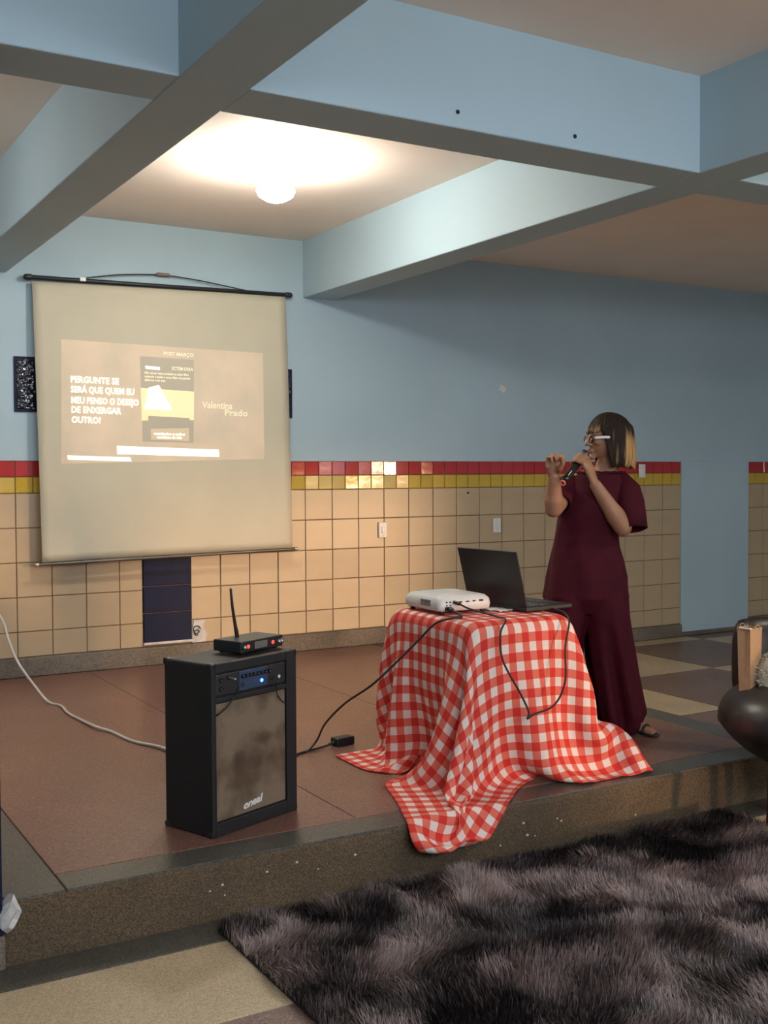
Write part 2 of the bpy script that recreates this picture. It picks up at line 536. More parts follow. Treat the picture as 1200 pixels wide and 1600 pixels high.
# main floor slabs: chequered beige and brown terrazzo
for i in range(-1, 7):
    for j in range(0, 6):
        xa, xb = .70 + i * 1.0 + (.01 if i >= 0 else 0), .70 + (i + 1) * 1.0
        yb = -.22 - (j - 1) * 1.04; ya = yb - 1.04
        if i < 0:
            continue
        xb = min(xb, XR); yb = min(yb, -.03)
        if i == 0: xa = SX1 + .002
        mt = M['beige'] if (i + j) % 2 == 0 else M['brown']
        if j == 4: ya = -4.34
        if j == 5: continue
        if xb > xa: slab(floor, 'floor_slab', (xa, ya), (xb, yb), ZF, mt)
slab(floor, 'border_strip', (-4.0, -3.862), (SX1, SY0 - .002), ZF, M['strip'])
rows = [(-4.335, -3.864), (-5.37, -4.338), (-6.41, -5.373), (-7.45, -6.413), (-8.95, -7.453)]
for r, (ya, yb) in enumerate(rows):
    for i in range(-7, 7):
        xa, xb = i * 1.0, i * 1.0 + 1.0
        xa, xb = max(xa, XL), min(xb, XR)
        if r == 0 and xa >= 1.0: continue
        if r == 0 and xa == 0.0: xb = SX1
        mt = M['beige'] if r % 2 == 0 else M['brown']
        if r == 1 and xa >= 0: mt = M['brown'] if i % 2 else M['beige']
        slab(floor, 'floor_slab', (xa, ya), (xb, yb), ZF, mt)
slab(floor, 'floor_slab', (.70, -4.335), (XR, -4.342 + .9), ZF - .0005, M['brown']) if False else None
slab(floor, 'floor_slab', (XL, -3.862), (-4.0, -.03), ZF, M['brown'])
slab(floor, 'floor_slab', (-4.0, -3.698), (SX0 - .002, -.03), ZF, M['beige'])

# ------------------------------------------------------------------ ceiling lamps
M['bulb'] = emit('lit_lamp_glass', (1.0, .95, .86), 262)
M['fill_bulb'] = emit('fill_lamp_glass_rear', (1.0, .95, .86), 60)  # unseen lamp behind the camera, added to brighten floor, rug and beam front
M['bulb4'] = emit('lit_lamp_glass_left', (1.0, .98, .95), 88)
M['bulb2'] = emit('lit_lamp_glass_dim', (1.0, .93, .82), 240)
def ceiling_lamp(x, y, label, bmat):
    t = empty('ceiling_lamp', (x, y, ZC), 0, label, 'lamp')
    bm = bmesh.new(); lathe(bm, [(0, 0), (.062, 0), (.060, -.018), (.034, -.034), (.028, -.112), (0, -.112)], 24)
    obj('socket', bm, M['white'], t, True)
    bm = bmesh.new(); lathe(bm, [(0, -.110), (.022, -.110), (.040, -.122), (.075, -.134), (.098, -.156), (.100, -.166), (.088, -.190), (.050, -.212), (0, -.220)], 20)
    obj('bulb', bm, bmat, t, True)
    return t
ceiling_lamp(-1.02, -1.74, 'lit white bulb on the ceiling of the bay in front of the screen', M['bulb'])
ceiling_lamp(-3.35, -1.74, 'lit bulb on the ceiling of the bay left of the screen, outside the frame', M['bulb4'])
ceiling_lamp(-0.9, -7.1, 'unseen bulb added on the ceiling behind the camera to brighten the front floor', M['fill_bulb'])
ceiling_lamp(1.75, -5.6, 'lit bulb on the ceiling of the right front bay, outside the frame', M['bulb2'])

# ------------------------------------------------------------------ projection screen
sc = empty('projection_screen', (-1.02, -.05, 1.15), 0, 'tall beige pull-up projection screen hanging on the wall with a slide on it', 'screen')
SO = Vector((-1.02, -.05, 1.15))
c_tl, c_tr = Vector((-1.877, -.05, 1.099)), Vector((-.165, -.05, 1.136))
c_bl, c_br = Vector((-1.854, -.10, -.626)), Vector((-.152, -.10, -.600))
def spt(u, v):
    p = (c_tl * (1 - u) + c_tr * u) * (1 - v) + (c_bl * (1 - u) + c_br * u) * v
    bow = .018 * math.sin(math.pi * u) * (v ** 1.5) - .012 * math.sin(math.pi * v) + .004 * math.sin(7 * u + 4 * v) * v
    return p + Vector((0, bow, 0)) - SO
bm = bmesh.new()
nu, nv = 30, 34
g = [[bm.verts.new(spt(i / nu, j / nv)) for i in range(nu + 1)] for j in range(nv + 1)]
for j in range(nv):
    for i in range(nu):
        bm.faces.new((g[j][i], g[j + 1][i], g[j + 1][i + 1], g[j][i + 1])).smooth = True
M['screen'] = mat('aged_beige_screen_cloth', (0.60, 0.545, 0.40), 0.8, noise=(1.6, 0.06), bump=(5, 0.05, .01))
fab = obj('screen_cloth', bm, M['screen'], sc, True)
so = fab.modifiers.new('thickness', 'SOLIDIFY'); so.thickness = .002; so.offset = -1
bm = bmesh.new(); a, b = Vector((-1.893, -.052, 1.122)) - SO, Vector((-.150, -.052, 1.146)) - SO
tube(bm, [a, b], .014, 12); obj('top_rod', bm, M['dark'], sc, True)
for p, q in ((a, b), (b, a)):
    d = (p - q).normalized(); bm = bmesh.new(); tube(bm, [p - d * .005, p + d * .018], .019, 12); obj('end_cap', bm, M['black'], sc, True)
bm = bmesh.new(); a, b = Vector((-1.885, -.103, -.640)) - SO, Vector((-.126, -.103, -.609)) - SO
tube(bm, [a, b], .011, 12); obj('bottom_rod', bm, mat('grey_screen_rod', (.12, .11, .095), .4, metal=.5), sc, True)
for p, q in ((a, b), (b, a)):
    d = (p - q).normalized(); bm = bmesh.new(); tube(bm, [p - d * .004, p + d * .004], .0125, 10); obj('rod_tip', bm, M['silver'], sc, True)
hk = Vector((-1.034, -.028, 1.212)) - SO
bm = bmesh.new(); tube(bm, curve_pts([Vector((-1.56, -.05, 1.143)) - SO, Vector((-1.32, -.04, 1.187)) - SO, hk + Vector((-.03, 0, 0))], 6), .004, 6)
obj('hanging_cord', bm, M['dark'], sc, True)
bm = bmesh.new(); tube(bm, curve_pts([hk + Vector((.03, 0, 0)), Vector((-.78, -.04, 1.193)) - SO, Vector((-.46, -.05, 1.153)) - SO], 6), .004, 6)
obj('hanging_cord', bm, M['dark'], sc, True)
bm = bmesh.new(); tube(bm, [hk + Vector((-.035, 0, 0)), hk + Vector((.035, 0, 0))], .013, 10)
obj('hook_knob', bm, mat('brown_knob', (.20, .13, .10), .5), sc, True)
bm = bmesh.new(); box(bm, Vector((-1.59, -.075, 1.12)) - SO, Vector((-1.55, -.035, 1.145)) - SO, .004); obj('cord_clip', bm, M['white'], sc)

# the projected slide: projector light painted as thin glowing sheets on the cloth, in screen coordinates (x, z)
def suv(x, z):
    v = (1.118 - z) / (1.118 + .613)
    l = c_tl.x * (1 - v) + c_bl.x * v; r = c_tr.x * (1 - v) + c_br.x * v
    u = (x - l) / (r - l)
    zt = c_tl.z * (1 - u) + c_tr.z * u; zb_ = c_bl.z * (1 - u) + c_br.z * u
    v = (zt - z) / (zt - zb_)
    return u, v
def on_screen(x, z, off):
    u, v = suv(x, z)
    p = spt(u, v); return Vector((p.x, p.y - off, p.z))
def slide_quad(name, corners, off, mt, parent, n=8):
    """corners tl,tr,br,bl in (x,z)"""
    bm = bmesh.new(); tl, tr, br, bl = corners
    gg = []
    for j in range(n + 1):
        row = []
        for i in range(n + 1):
            u, v = i / n, j / n
            x = (tl[0] * (1 - u) + tr[0] * u) * (1 - v) + (bl[0] * (1 - u) + br[0] * u) * v
            z = (tl[1] * (1 - u) + tr[1] * u) * (1 - v) + (bl[1] * (1 - u) + br[1] * u) * v
            row.append(bm.verts.new(on_screen(x, z, off)))
        gg.append(row)
    for j in range(n):
        for i in range(n): bm.faces.new((gg[j][i], gg[j + 1][i], gg[j + 1][i + 1], gg[j][i + 1])).smooth = True
    return obj(name, bm, mt, parent)
def lit(name, base, em, s, noise=None):
    mt, N, L, Pn = nt(name)
    Pn.inputs['Base Color'].default_value = (*base, 1); Pn.inputs['Roughness'].default_value = .8
    Pn.inputs['Emission Color'].default_value = (*em, 1); Pn.inputs['Emission Strength'].default_value = s
    if noise:
        tc = N.new('ShaderNodeTexCoord'); n = N.new('ShaderNodeTexNoise'); n.inputs['Scale'].default_value = noise[0]; n.inputs['Detail'].default_value = 5
        L.new(tc.outputs['Object'], n.inputs['Vector'])
        r = N.new('ShaderNodeMapRange'); r.inputs['From Min'].default_value = .32; r.inputs['From Max'].default_value = .68
        r.inputs['To Min'].default_value = s * (1 - noise[1]); r.inputs['To Max'].default_value = s * (1 + noise[1])
        L.new(n.outputs['Fac'], r.inputs['Value']); L.new(r.outputs['Result'], Pn.inputs['Emission Strength'])
    return mt
SCB = (0.60, 0.545, 0.40)
slide = slide_quad('projected_slide', [(-1.71, .752), (-.348, .734), (-.353, .012), (-1.727, -.02)], .0015,
                   lit('slide_chalkboard', SCB, (1.0, .52, .34), .20, (3.5, .35)), sc, 20)
dim = lit('slide_grey', (.55, .49, .37), (1.0, .8, .6), .02)
wht = lit('slide_white', SCB, (1.0, .97, .86), 1.2)
wht2 = lit('slide_cream', SCB, (1.0, .94, .66), .55)
pur = lit('slide_lilac', SCB, (.95, .85, 1.0), .9)
yel = lit('slide_yellow', SCB, (1.0, .93, .38), .55)
org = lit('slide_orange', SCB, (1.0, .6, .3), .22)
slide_quad('slide_phone_shot', [(-1.211, .672), (-.847, .664), (-.859, .118), (-1.205, .123)], .003, dim, slide)
slide_quad('slide_photo', [(-1.211, .468), (-.850, .455), (-.855, .268), (-1.209, .258)], .004, yel, slide)
slide_quad('slide_photo_glare', [(-1.16, .470), (-1.09, .490), (-1.00, .330), (-1.19, .330)], .0045, wht, slide)
slide_quad('slide_photo_band', [(-1.165, .290), (-.885, .280), (-.880, .222), (-1.170, .222)], .0045, dim, slide)
slide_quad('slide_card', [(-1.150, .205), (-.890, .215), (-.890, .130), (-1.150, .135)], .0045, org, slide)
slide_quad('slide_bar', [(-1.374, .093), (-.683, .073), (-.681, .026), (-1.374, .042)], .004, wht, slide)
slide_quad('slide_bar', [(-1.690, .031), (-1.290, .020), (-1.281, -.005), (-1.685, .006)], .004, wht, slide)
slide_quad('slide_label', [(-1.178, .612), (-1.080, .606), (-1.080, .586), (-1.178, .592)], .004, pur, slide)
def text_mesh(name, c, mt):
    t_ = bpy.data.objects.new('tmp_text', c); COL.objects.link(t_)
    bpy.context.view_layer.update()
    me = bpy.data.meshes.new_from_object(t_.evaluated_get(bpy.context.evaluated_depsgraph_get()))
    bpy.data.objects.remove(t_); me.materials.clear(); me.materials.append(mt)
    return link_mesh(name, me)
def slide_text(txt, x, z, size, mt, off=.005, slope=-.012, align='LEFT', bold=.0, sx=1.0):
    c = bpy.data.curves.new('slide_text', 'FONT')
    c.body = txt; c.size = size; c.align_x = align; c.offset = bold; c.resolution_u = 2
    o = text_mesh('slide_text', c, mt)
    p = on_screen(x, z, off); o.parent = slide
    o.location = p; o.rotation_euler = (math.pi / 2, 0, 0)
    o.rotation_euler = (math.pi / 2 + .03, -slope, 0)
    o.scale = (sx, 1, 1)
    return o
TL = [('PERGUNTE SE', .487), ('SERÁ QUE QUEM EU', .425), ('MEU PENSO O DESEJO', .358), ('DE ENXERGAR', .299), ('OUTRO?', .236)]
wid = [.305, .405, .43, .315, .185]
slide_texts = []
for (s, z), w in zip(TL, wid):
    o = slide_text(s, -1.660, z, .056, wht, bold=.0012)
    slide_texts.append((o, w))
for s, x, z, w, sz, mt in [('POST MARÇO', -1.055, .686, .205, .032, wht2), ('ECTEM-DERA', -1.00, .592, .145, .030, wht2),
                           ('Não vai ser mais novidade no setor filtro', -1.185, .560, .30, .020, wht2),
                           ('resposta e ajuda e como filtro de partida', -1.185, .537, .31, .020, wht2),
                           ('dialogue com isso', -1.185, .514, .14, .020, wht2),
                           ('resultados e ações', -1.130, .168, .21, .022, wht), ('caminhos da vida', -1.110, .145, .17, .022, wht),
                           ('Valentina', -.795, .350, .215, .062, wht2), ('Prado', -.640, .303, .165, .060, wht2)]:
    o = slide_text(s, x, z, sz, mt, bold=.0008); slide_texts.append((o, w))
bpy.context.view_layer.update()
for o, w in slide_texts:
    d = o.dimensions.x
    if d > 1e-4: o.scale.x = w / d

# ------------------------------------------------------------------ loudspeaker
ang = math.radians(21.4)
SPW, SPD, SPH = .425, .245, .600
sp = empty('loudspeaker', (-2.094, -3.494, ZS), ang, 'black amplified loudspeaker with a worn brown grille standing on the platform', 'loudspeaker')
bm = bmesh.new()
box(bm, (0, .012, 0), (SPW, SPD, SPH), .008)
# raised front frame round the grille and the control panel
for lo, hi in [((0, 0, 0), (.022, .03, SPH)), ((SPW - .052, 0, 0), (SPW, .03, SPH)), ((.022, 0, 0), (SPW - .052, .03, .048)),
               ((.022, 0, SPH - .035), (SPW - .052, .03, SPH)), ((.022, 0, .462), (SPW - .052, .03, .482))]:
    box(bm, lo, hi, .004)
obj('cabinet', bm, M['vinyl'], sp)
mt, N, L, Pn = nt('worn_brown_grille_cloth')
tc = N.new('ShaderNodeTexCoord')
n1 = N.new('ShaderNodeTexNoise'); n1.inputs['Scale'].default_value = 7; n1.inputs['Detail'].default_value = 6
L.new(tc.outputs['Object'], n1.inputs['Vector'])
r = N.new('ShaderNodeValToRGB')
r.color_ramp.elements[0].position = .34; r.color_ramp.elements[0].color = (.085, .050, .026, 1)
r.color_ramp.elements[1].position = .56; r.color_ramp.elements[1].color = (.20, .145, .092, 1)
L.new(n1.outputs['Fac'], r.inputs['Fac']); L.new(r.outputs['Color'], Pn.inputs['Base Color'])
Pn.inputs['Roughness'].default_value = .7
ck = N.new('ShaderNodeTexVoronoi'); ck.inputs['Scale'].default_value = 260; L.new(tc.outputs['Object'], ck.inputs['Vector'])
bp = N.new('ShaderNodeBump'); bp.inputs['Strength'].default_value = .5; bp.inputs['Distance'].default_value = .002
L.new(ck.outputs['Distance'], bp.inputs['Height']); L.new(bp.outputs['Normal'], Pn.inputs['Normal'])
gr = obj('grille', B((.024, .008, .050), (SPW - .054, .02, .460), .004), mt, sp)
# stains worn into the cloth: the dark patch in the middle and a paler streak above it
prev_out = r.outputs['Color']
dn = N.new('ShaderNodeTexNoise'); dn.inputs['Scale'].default_value = 16; dn.inputs['Detail'].default_value = 4; L.new(tc.outputs['Object'], dn.inputs['Vector'])
for cen, rad_, sc_, col in (((.130, .01, .235), .060, (1.5, 0, 1), (.040, .022, .011)), ((.135, .01, .195), .10, (1.2, 0, 1), (.085, .046, .024)), ((.255, .01, .300), .070, (1, 0, 2.4), (.075, .048, .026))):
    mp = N.new('ShaderNodeVectorMath'); mp.operation = 'SUBTRACT'; L.new(tc.outputs['Object'], mp.inputs[0]); mp.inputs[1].default_value = cen
    ms = N.new('ShaderNodeVectorMath'); ms.operation = 'MULTIPLY'; L.new(mp.outputs[0], ms.inputs[0]); ms.inputs[1].default_value = sc_
    ml = N.new('ShaderNodeVectorMath'); ml.operation = 'LENGTH'; L.new(ms.outputs[0], ml.inputs[0])
    mn_ = N.new('ShaderNodeMath'); mn_.operation = 'MULTIPLY_ADD'; L.new(dn.outputs['Fac'], mn_.inputs[0]); mn_.inputs[1].default_value = -rad_ * 1.2; L.new(ml.outputs['Value'], mn_.inputs[2])
    mg = N.new('ShaderNodeMapRange'); mg.inputs['From Min'].default_value = -rad_ * .3; mg.inputs['From Max'].default_value = rad_ * .35; mg.inputs['To Min'].default_value = .85; mg.inputs['To Max'].default_value = 0
    L.new(mn_.outputs[0], mg.inputs['Value'])
    mx = N.new('ShaderNodeMix'); mx.data_type = 'RGBA'; L.new(mg.outputs['Result'], mx.inputs['Factor']); L.new(prev_out, mx.inputs['A']); mx.inputs['B'].default_value = (*col, 1)
    prev_out = mx.outputs['Result']
L.new(prev_out, Pn.inputs['Base Color'])
panel = obj('control_panel', B((.026, .006, .486), (SPW - .054, .02, SPH - .039), .003), mat('control_panel_black', (.020, .020, .021), .4), sp)
obj('glow_plate', B((.135, .0035, .490), (.275, .01, .558), .002), mat('control_panel_led_glow', (.028, .052, .105), .35), panel)  # blue colour paints the power light's glow onto the panel
for k in range(8):
    x = .150 + k * .019; bm = bmesh.new()
    lathe(bm, [(0, 0), (.0068, 0), (.006, .010), (0, .010)], 12, 'Y', (x, .0035, .540 - .0 * k)); obj('knob', bm, M['black'], panel, True)
for x, z in ((.050, .540), (.050, .508), (.085, .545), (.150, .510), (.300, .512)):
    bm = bmesh.new(); lathe(bm, [(0, 0), (.009, 0), (.008, .005), (.004, .005), (.004, .001), (0, .001)], 14, 'Y', (x, .006, z)); obj('jack_socket', bm, M['dark'], panel, True)
bm = bmesh.new(); ellipsoid(bm, (.245, .002, .512), (.0065, .004, .0065), 12, 8)
obj('power_light', bm, emit('blue_power_light', (.06, .16, 1.0), 9), panel, True)
bm = bmesh.new(); ellipsoid(bm, (.335, .003, .512), (.007, .004, .007), 10, 6); obj('switch', bm, M['white'], panel, True)
obj('jack_plug', tube(bmesh.new(), [(.085, .004, .545), (.090, -.022, .541)], .0045, 8), M['silver'], panel, True)
bm = bmesh.new(); tube(bm, curve_pts([(.090, -.022, .541), (.094, -.034, .52), (.090, -.020, .485), (.070, -.012, .455), (.030, -.008, .430), (.026, .004, .424)], 6), .003, 6)
obj('jack_cable', bm, M['cable'], sp, True)
bm = bmesh.new(); tube(bm, curve_pts([(.300, -.001, .510), (.305, -.014, .500), (.312, -.006, .465), (.330, -.002, .435), (.360, -.001, .41)], 6), .0022, 6)
obj('loose_wire', bm, M['cable'], sp, True)
for x in (0, SPW):
    for y in (.004, SPD):
        for z in (0, SPH):
            s = .022
            lo = (x - .003 if x == 0 else x - s, y - .004 if y < .1 else y - s, z - .001 if z == 0 else z - s)
            hi = (x + s if x == 0 else x + .003, y + s if y < .1 else y + .003, z + s if z == 0 else z + .003)
            if z == 0: lo = (lo[0], lo[1], 0.0)
            obj('corner_guard', B(lo, hi, .006, 2), M['black'], sp)
c = bpy.data.curves.new('badge', 'FONT'); c.body = 'oneal'; c.size = .037; c.shear = .35; c.extrude = .0015; c.offset = .0012
badge = text_mesh('badge', c, mat('badge_chrome', (.75, .70, .66), .3)); badge.parent = sp
badge.location = (.150, .0055, .066); badge.rotation_euler = (math.pi / 2, -.12, 0); badge.scale = (1.15, 1, 1)

# wireless receiver on the speaker
rc = empty('microphone_receiver', (-2.094 + .30 * math.cos(ang) - .115 * math.sin(ang), -3.494 + .30 * math.sin(ang) + .115 * math.cos(ang), ZS + SPH + .003),
           math.radians(24), 'black wireless microphone receiver with one antenna and red lights on top of the loudspeaker', 'receiver')
obj('housing', B((-.115, -.06, .006), (.115, .075, .048), .004), mat('receiver_black', (.016, .016, .017), .35), rc)
for x in (-.09, .09):
    for y in (-.04, .055):
        bm = bmesh.new(); lathe(bm, [(0, 0), (.010, 0), (.010, .008), (0, .008)], 10, 'Z', (x, y, 0)); obj('foot', bm, M['black'], rc)
obj('display', B((-.042, -.064, .014), (.025, -.058, .040), .002), mat('grey_display', (.16, .15, .13), .25), rc)
for x in (-.075, .058):
    bm = bmesh.new(); ellipsoid(bm, (x, -.061, .027), (.007, .004, .007), 12, 8)
    obj('status_light', bm, emit('red_status_light', (1.0, .05, .03), 3.0), rc, True)
for x in (-.098, .088, .102):
    bm = bmesh.new(); lathe(bm, [(0, 0), (.008, 0), (.007, .011), (0, .011)], 12, 'Y', (x, -.060, .027)); obj('volume_knob', bm, M['silver'], rc, True)
bm = bmesh.new(); tube(bm, [(-.020, .045, .046), (-.024, .045, .066), (-.030, .045, .09), (-.044, .045, .16), (-.052, .045, .225)], [.008, .008, .0065, .0055, .0045], 10)
obj('antenna', bm, M['black'], rc, True)

# ------------------------------------------------------------------ table under the cloth
TX0, TX1, TY0, TY1, TZ = -1.01, -.49, -3.48, -2.855, -.686
tb = empty('small_table', ((TX0 + TX1) / 2, (TY0 + TY1) / 2, ZS), 0, 'small square table hidden under the red gingham cloth', 'table')
w2, d2 = (TX1 - TX0) / 2, (TY1 - TY0) / 2
obj('tabletop', B((-w2 + .032, -d2 + .032, TZ - ZS - .034), (w2 - .032, d2 - .032, TZ - ZS - .004), .004), M['wood'], tb)
for sx in (-1, 1):
    for sy in (-1, 1):
        obj('leg', B((sx * (w2 - .05) - .02, sy * (d2 - .05) - .02, 0), (sx * (w2 - .05) + .02, sy * (d2 - .05) + .02, TZ - ZS - .031), .003), M['wood'], tb)

# gingham cloth: a small cloth solver lets the square sheet fall over the table
def drape():
    LX, LY, n = 1.55, 1.50, 76
    ox, oy = TX0 - .69, TY0 - .645
    h = LX / (n - 1); my = int(round(LY / h)) + 1
    U, V = np.meshgrid(np.arange(n) * h, np.arange(my) * h)
    X = np.stack([ox + U, oy + V, np.full_like(U, TZ + .006)], -1)
    r = np.random.default_rng(3)
    X[..., 2] += r.normal(0, .0008, X.shape[:2])
    Pv = X.copy()
    pin = (X[..., 0] > TX0 + .012) & (X[..., 0] < TX1 - .012) & (X[..., 1] > TY0 + .012) & (X[..., 1] < TY1 - .012)
    X[..., 2][pin] = TZ + .0045
    XP = X[pin].copy()
    top, th = TZ + .004, .0045
    # where the hem lies on the platform and over its edge: (u, v) on the sheet -> place in the room
    holds = [((0.0, 0.0), (-1.425, -3.722, -1.425), .10), ((.20, .012), (-1.235, -3.715, -1.372), .06), ((.41, .012), (-1.085, -3.705, ZS + .008), .06), ((.62, .012), (-.905, -3.53, ZS + .006), .06),
             ((1.02, .012), (-.585, -3.60, ZS + .006), .06), ((LX, 0.0), (-.205, -3.630, ZS + .008), .25), ((1.42, .22), (-.325, -3.55, -1.045), .11), ((1.31, .43), (-.405, -3.51, -.86), .08), ((1.50, .10), (-.258, -3.60, -1.225), .09), ((1.27, .02), (-.40, -3.645, ZS + .008), .06),  ((.012, .30), (-1.315, -3.478, ZS + .008), .06),
             ((.012, .62), (-1.275, -3.16, ZS + .008), .06), ((0.0, LY), (-1.19, -2.745, ZS + .008), .08)]
    hw = []
    for (u0, v0), tgt, k in holds:
        d2_ = (U - u0) ** 2 + (V - v0) ** 2
        j, i = np.unravel_index(np.argmin(d2_), d2_.shape)
        hw.append((j, i, np.exp(-d2_ / (2 * .035 ** 2))[..., None], np.array(tgt), k))
    def cons(a, b, rest, k):
        pa, pb = X[a], X[b]
        d = pb - pa
        l = np.sqrt((d * d).sum(-1, keepdims=True)) + 1e-9
        c = d * (k * .5 * (l - rest) / l)
        X[a] = pa + c; X[b] = pb - c
    sl = slice
    groups = []
    for o in (0, 1):
        ex = (n - o) // 2 * 2 + o; ey = (my - o) // 2 * 2 + o
        groups.append(((sl(None), sl(o, ex - 1, 2)), (sl(None), sl(o + 1, ex, 2)), h, 1.0))
        groups.append(((sl(o, ey - 1, 2), sl(None)), (sl(o + 1, ey, 2), sl(None)), h, 1.0))
        groups.append(((sl(o, ey - 1, 2), sl(0, n - 1)), (sl(o + 1, ey, 2), sl(1, n)), h * 1.4142, .35))
        groups.append(((sl(o, ey - 1, 2), sl(1, n)), (sl(o + 1, ey, 2), sl(0, n - 1)), h * 1.4142, .35))
    for s_, k in ((2, .10), (4, .10)):
        for o in range(2 * s_):
            if o < s_:
                ia = np.concatenate([np.arange(o, n - s_, 2 * s_)]); ja = np.concatenate([np.arange(o, my - s_, 2 * s_)])
                groups.append(((sl(None), ia), (sl(None), ia + s_), h * s_, k))
                groups.append(((ja, sl(None)), (ja + s_, sl(None)), h * s_, k))
                ib = np.arange(o + s_, n - s_, 2 * s_); jb = np.arange(o + s_, my - s_, 2 * s_)
                groups.append(((sl(None), ib), (sl(None), ib + s_), h * s_, k))
                groups.append(((jb, sl(None)), (jb + s_, sl(None)), h * s_, k))
    steps = 420
    ymin = -3.95 + (.285) * np.clip((U - .30) / .30, 0, 1)
    for it in range(steps):
        f = it / steps
        vel = (X - Pv) * .975
        Pv = X.copy()
        X += vel; X[..., 2] -= 9.8 * (1 / 60.) ** 2 * .55
        if f > .25:
            for j, i, wt, tgt, k in hw:
                X += wt * ((tgt - X[j, i]) * min(1, (f - .25) / .45) * k)
        for k in range(6):
            for g_ in groups: cons(*g_)
            X[pin] = XP
            # table slab
            x, y, z = X[..., 0], X[..., 1], X[..., 2]
            e = .010
            ins = (x > TX0 - e) & (x < TX1 + e) & (y > TY0 - e) & (y < TY1 + e) & (z < top) & (z > TZ - .30)
            dz = top - z; dx0 = x - (TX0 - e); dx1 = TX1 + e - x; dy0 = y - (TY0 - e); dy1 = TY1 + e - y
            mn = np.minimum.reduce([dz, dx0, dx1, dy0, dy1])
            q = ins & (mn == dz); z[q] = top
            q = ins & (mn == dx0); x[q] = TX0 - e
            q = ins & (mn == dx1); x[q] = TX1 + e
            q = ins & (mn == dy0); y[q] = TY0 - e
            q = ins & (mn == dy1); y[q] = TY1 + e
            # platform with its front edge, and the floor before it
            low = z < ZS + th
            onst = low & (y > SY0 - .004)
            edge = onst & (y < SY0 + .05) & ((ZS + th - z) > (y - (SY0 - .008)))
            y[edge] = SY0 - .008
            q = onst & ~edge; z[q] = ZS + th
            nr = (y > SY0 - .004) & (y < SY0 + .03) & (z < ZS + .012); z[nr] = ZS + .012
            q = (y > SY0 - .014) & (y <= SY0 - .004) & (z < ZS); y[q] = SY0 - .014
            np.maximum(y, ymin - .5 * max(0, 1 - max(0, f - .30) / .40), out=y)
            np.maximum(z, ZF + .095, out=z)
        X[pin] = XP
        # friction on table top and floor
        t_ = (X[..., 2] < top + .002) & (X[..., 2] > top - .002)
        Pv[t_] = X[t_] - (X[t_] - Pv[t_]) * .15
        g_ = (X[..., 2] < ZS + th + .002)
        Pv[g_] = X[g_] - (X[g_] - Pv[g_]) * .15
    return X, U, V, n, my
X, U, V, n, my = drape()
me = bpy.data.meshes.new('gingham_tablecloth')
idx = np.arange(n * my).reshape(my, n)
quads = np.stack([idx[:-1, :-1], idx[:-1, 1:], idx[1:, 1:], idx[1:, :-1]], -1).reshape(-1, 4)
me.from_pydata(X.reshape(-1, 3).tolist(), [], quads.tolist())
uv = me.uv_layers.new(name='UVMap')
li = np.zeros(len(me.loops), np.int32); me.loops.foreach_get('vertex_index', li)
uvc = np.stack([U.reshape(-1), V.reshape(-1)], -1)[li]
uv.data.foreach_set('uv', uvc.reshape(-1).astype(np.float32))
me.shade_smooth()
mt, N, L, Pn = nt('red_white_gingham')
un = N.new('ShaderNodeUVMap'); sx = N.new('ShaderNodeSeparateXYZ'); L.new(un.outputs['UV'], sx.inputs[0])
def wave(out, ofs):
    a = N.new('ShaderNodeMath'); a.operation = 'MULTIPLY_ADD'; L.new(out, a.inputs[0]); a.inputs[1].default_value = 1 / .0665; a.inputs[2].default_value = ofs
    b = N.new('ShaderNodeMath'); b.operation = 'FRACT'; L.new(a.outputs[0], b.inputs[0])
    c_ = N.new('ShaderNodeMath'); c_.operation = 'LESS_THAN'; L.new(b.outputs[0], c_.inputs[0]); c_.inputs[1].default_value = .5
    return c_
wx, wy = wave(sx.outputs['X'], .0), wave(sx.outputs['Y'], .2)
ad = N.new('ShaderNodeMath'); L.new(wx.outputs[0], ad.inputs[0]); L.new(wy.outputs[0], ad.inputs[1])
hf = N.new('ShaderNodeMath'); hf.operation = 'MULTIPLY'; L.new(ad.outputs[0], hf.inputs[0]); hf.inputs[1].default_value = .5
r = N.new('ShaderNodeValToRGB'); r.color_ramp.interpolation = 'CONSTANT'
e = r.color_ramp.elements
e[0].position = 0; e[0].color = (.78, .66, .60, 1); e[1].position = .35; e[1].color = (.72, .15, .10, 1)
k = e.new(.8); k.color = (.62, .028, .018, 1)
L.new(hf.outputs[0], r.inputs['Fac']); L.new(r.outputs['Color'], Pn.inputs['Base Color']); Pn.inputs['Roughness'].default_value = .85
cloth = link_mesh('gingham_tablecloth', me, mt)
tag(cloth, 'red and white gingham cloth draped over the small table and trailing off the platform', 'tablecloth')
s = cloth.modifiers.new('smooth', 'SMOOTH'); s.factor = .5; s.iterations = 3
s = cloth.modifiers.new('subdivide', 'SUBSURF'); s.levels = 1; s.render_levels = 1
s = cloth.modifiers.new('thickness', 'SOLIDIFY'); s.thickness = .0015; s.offset = 0

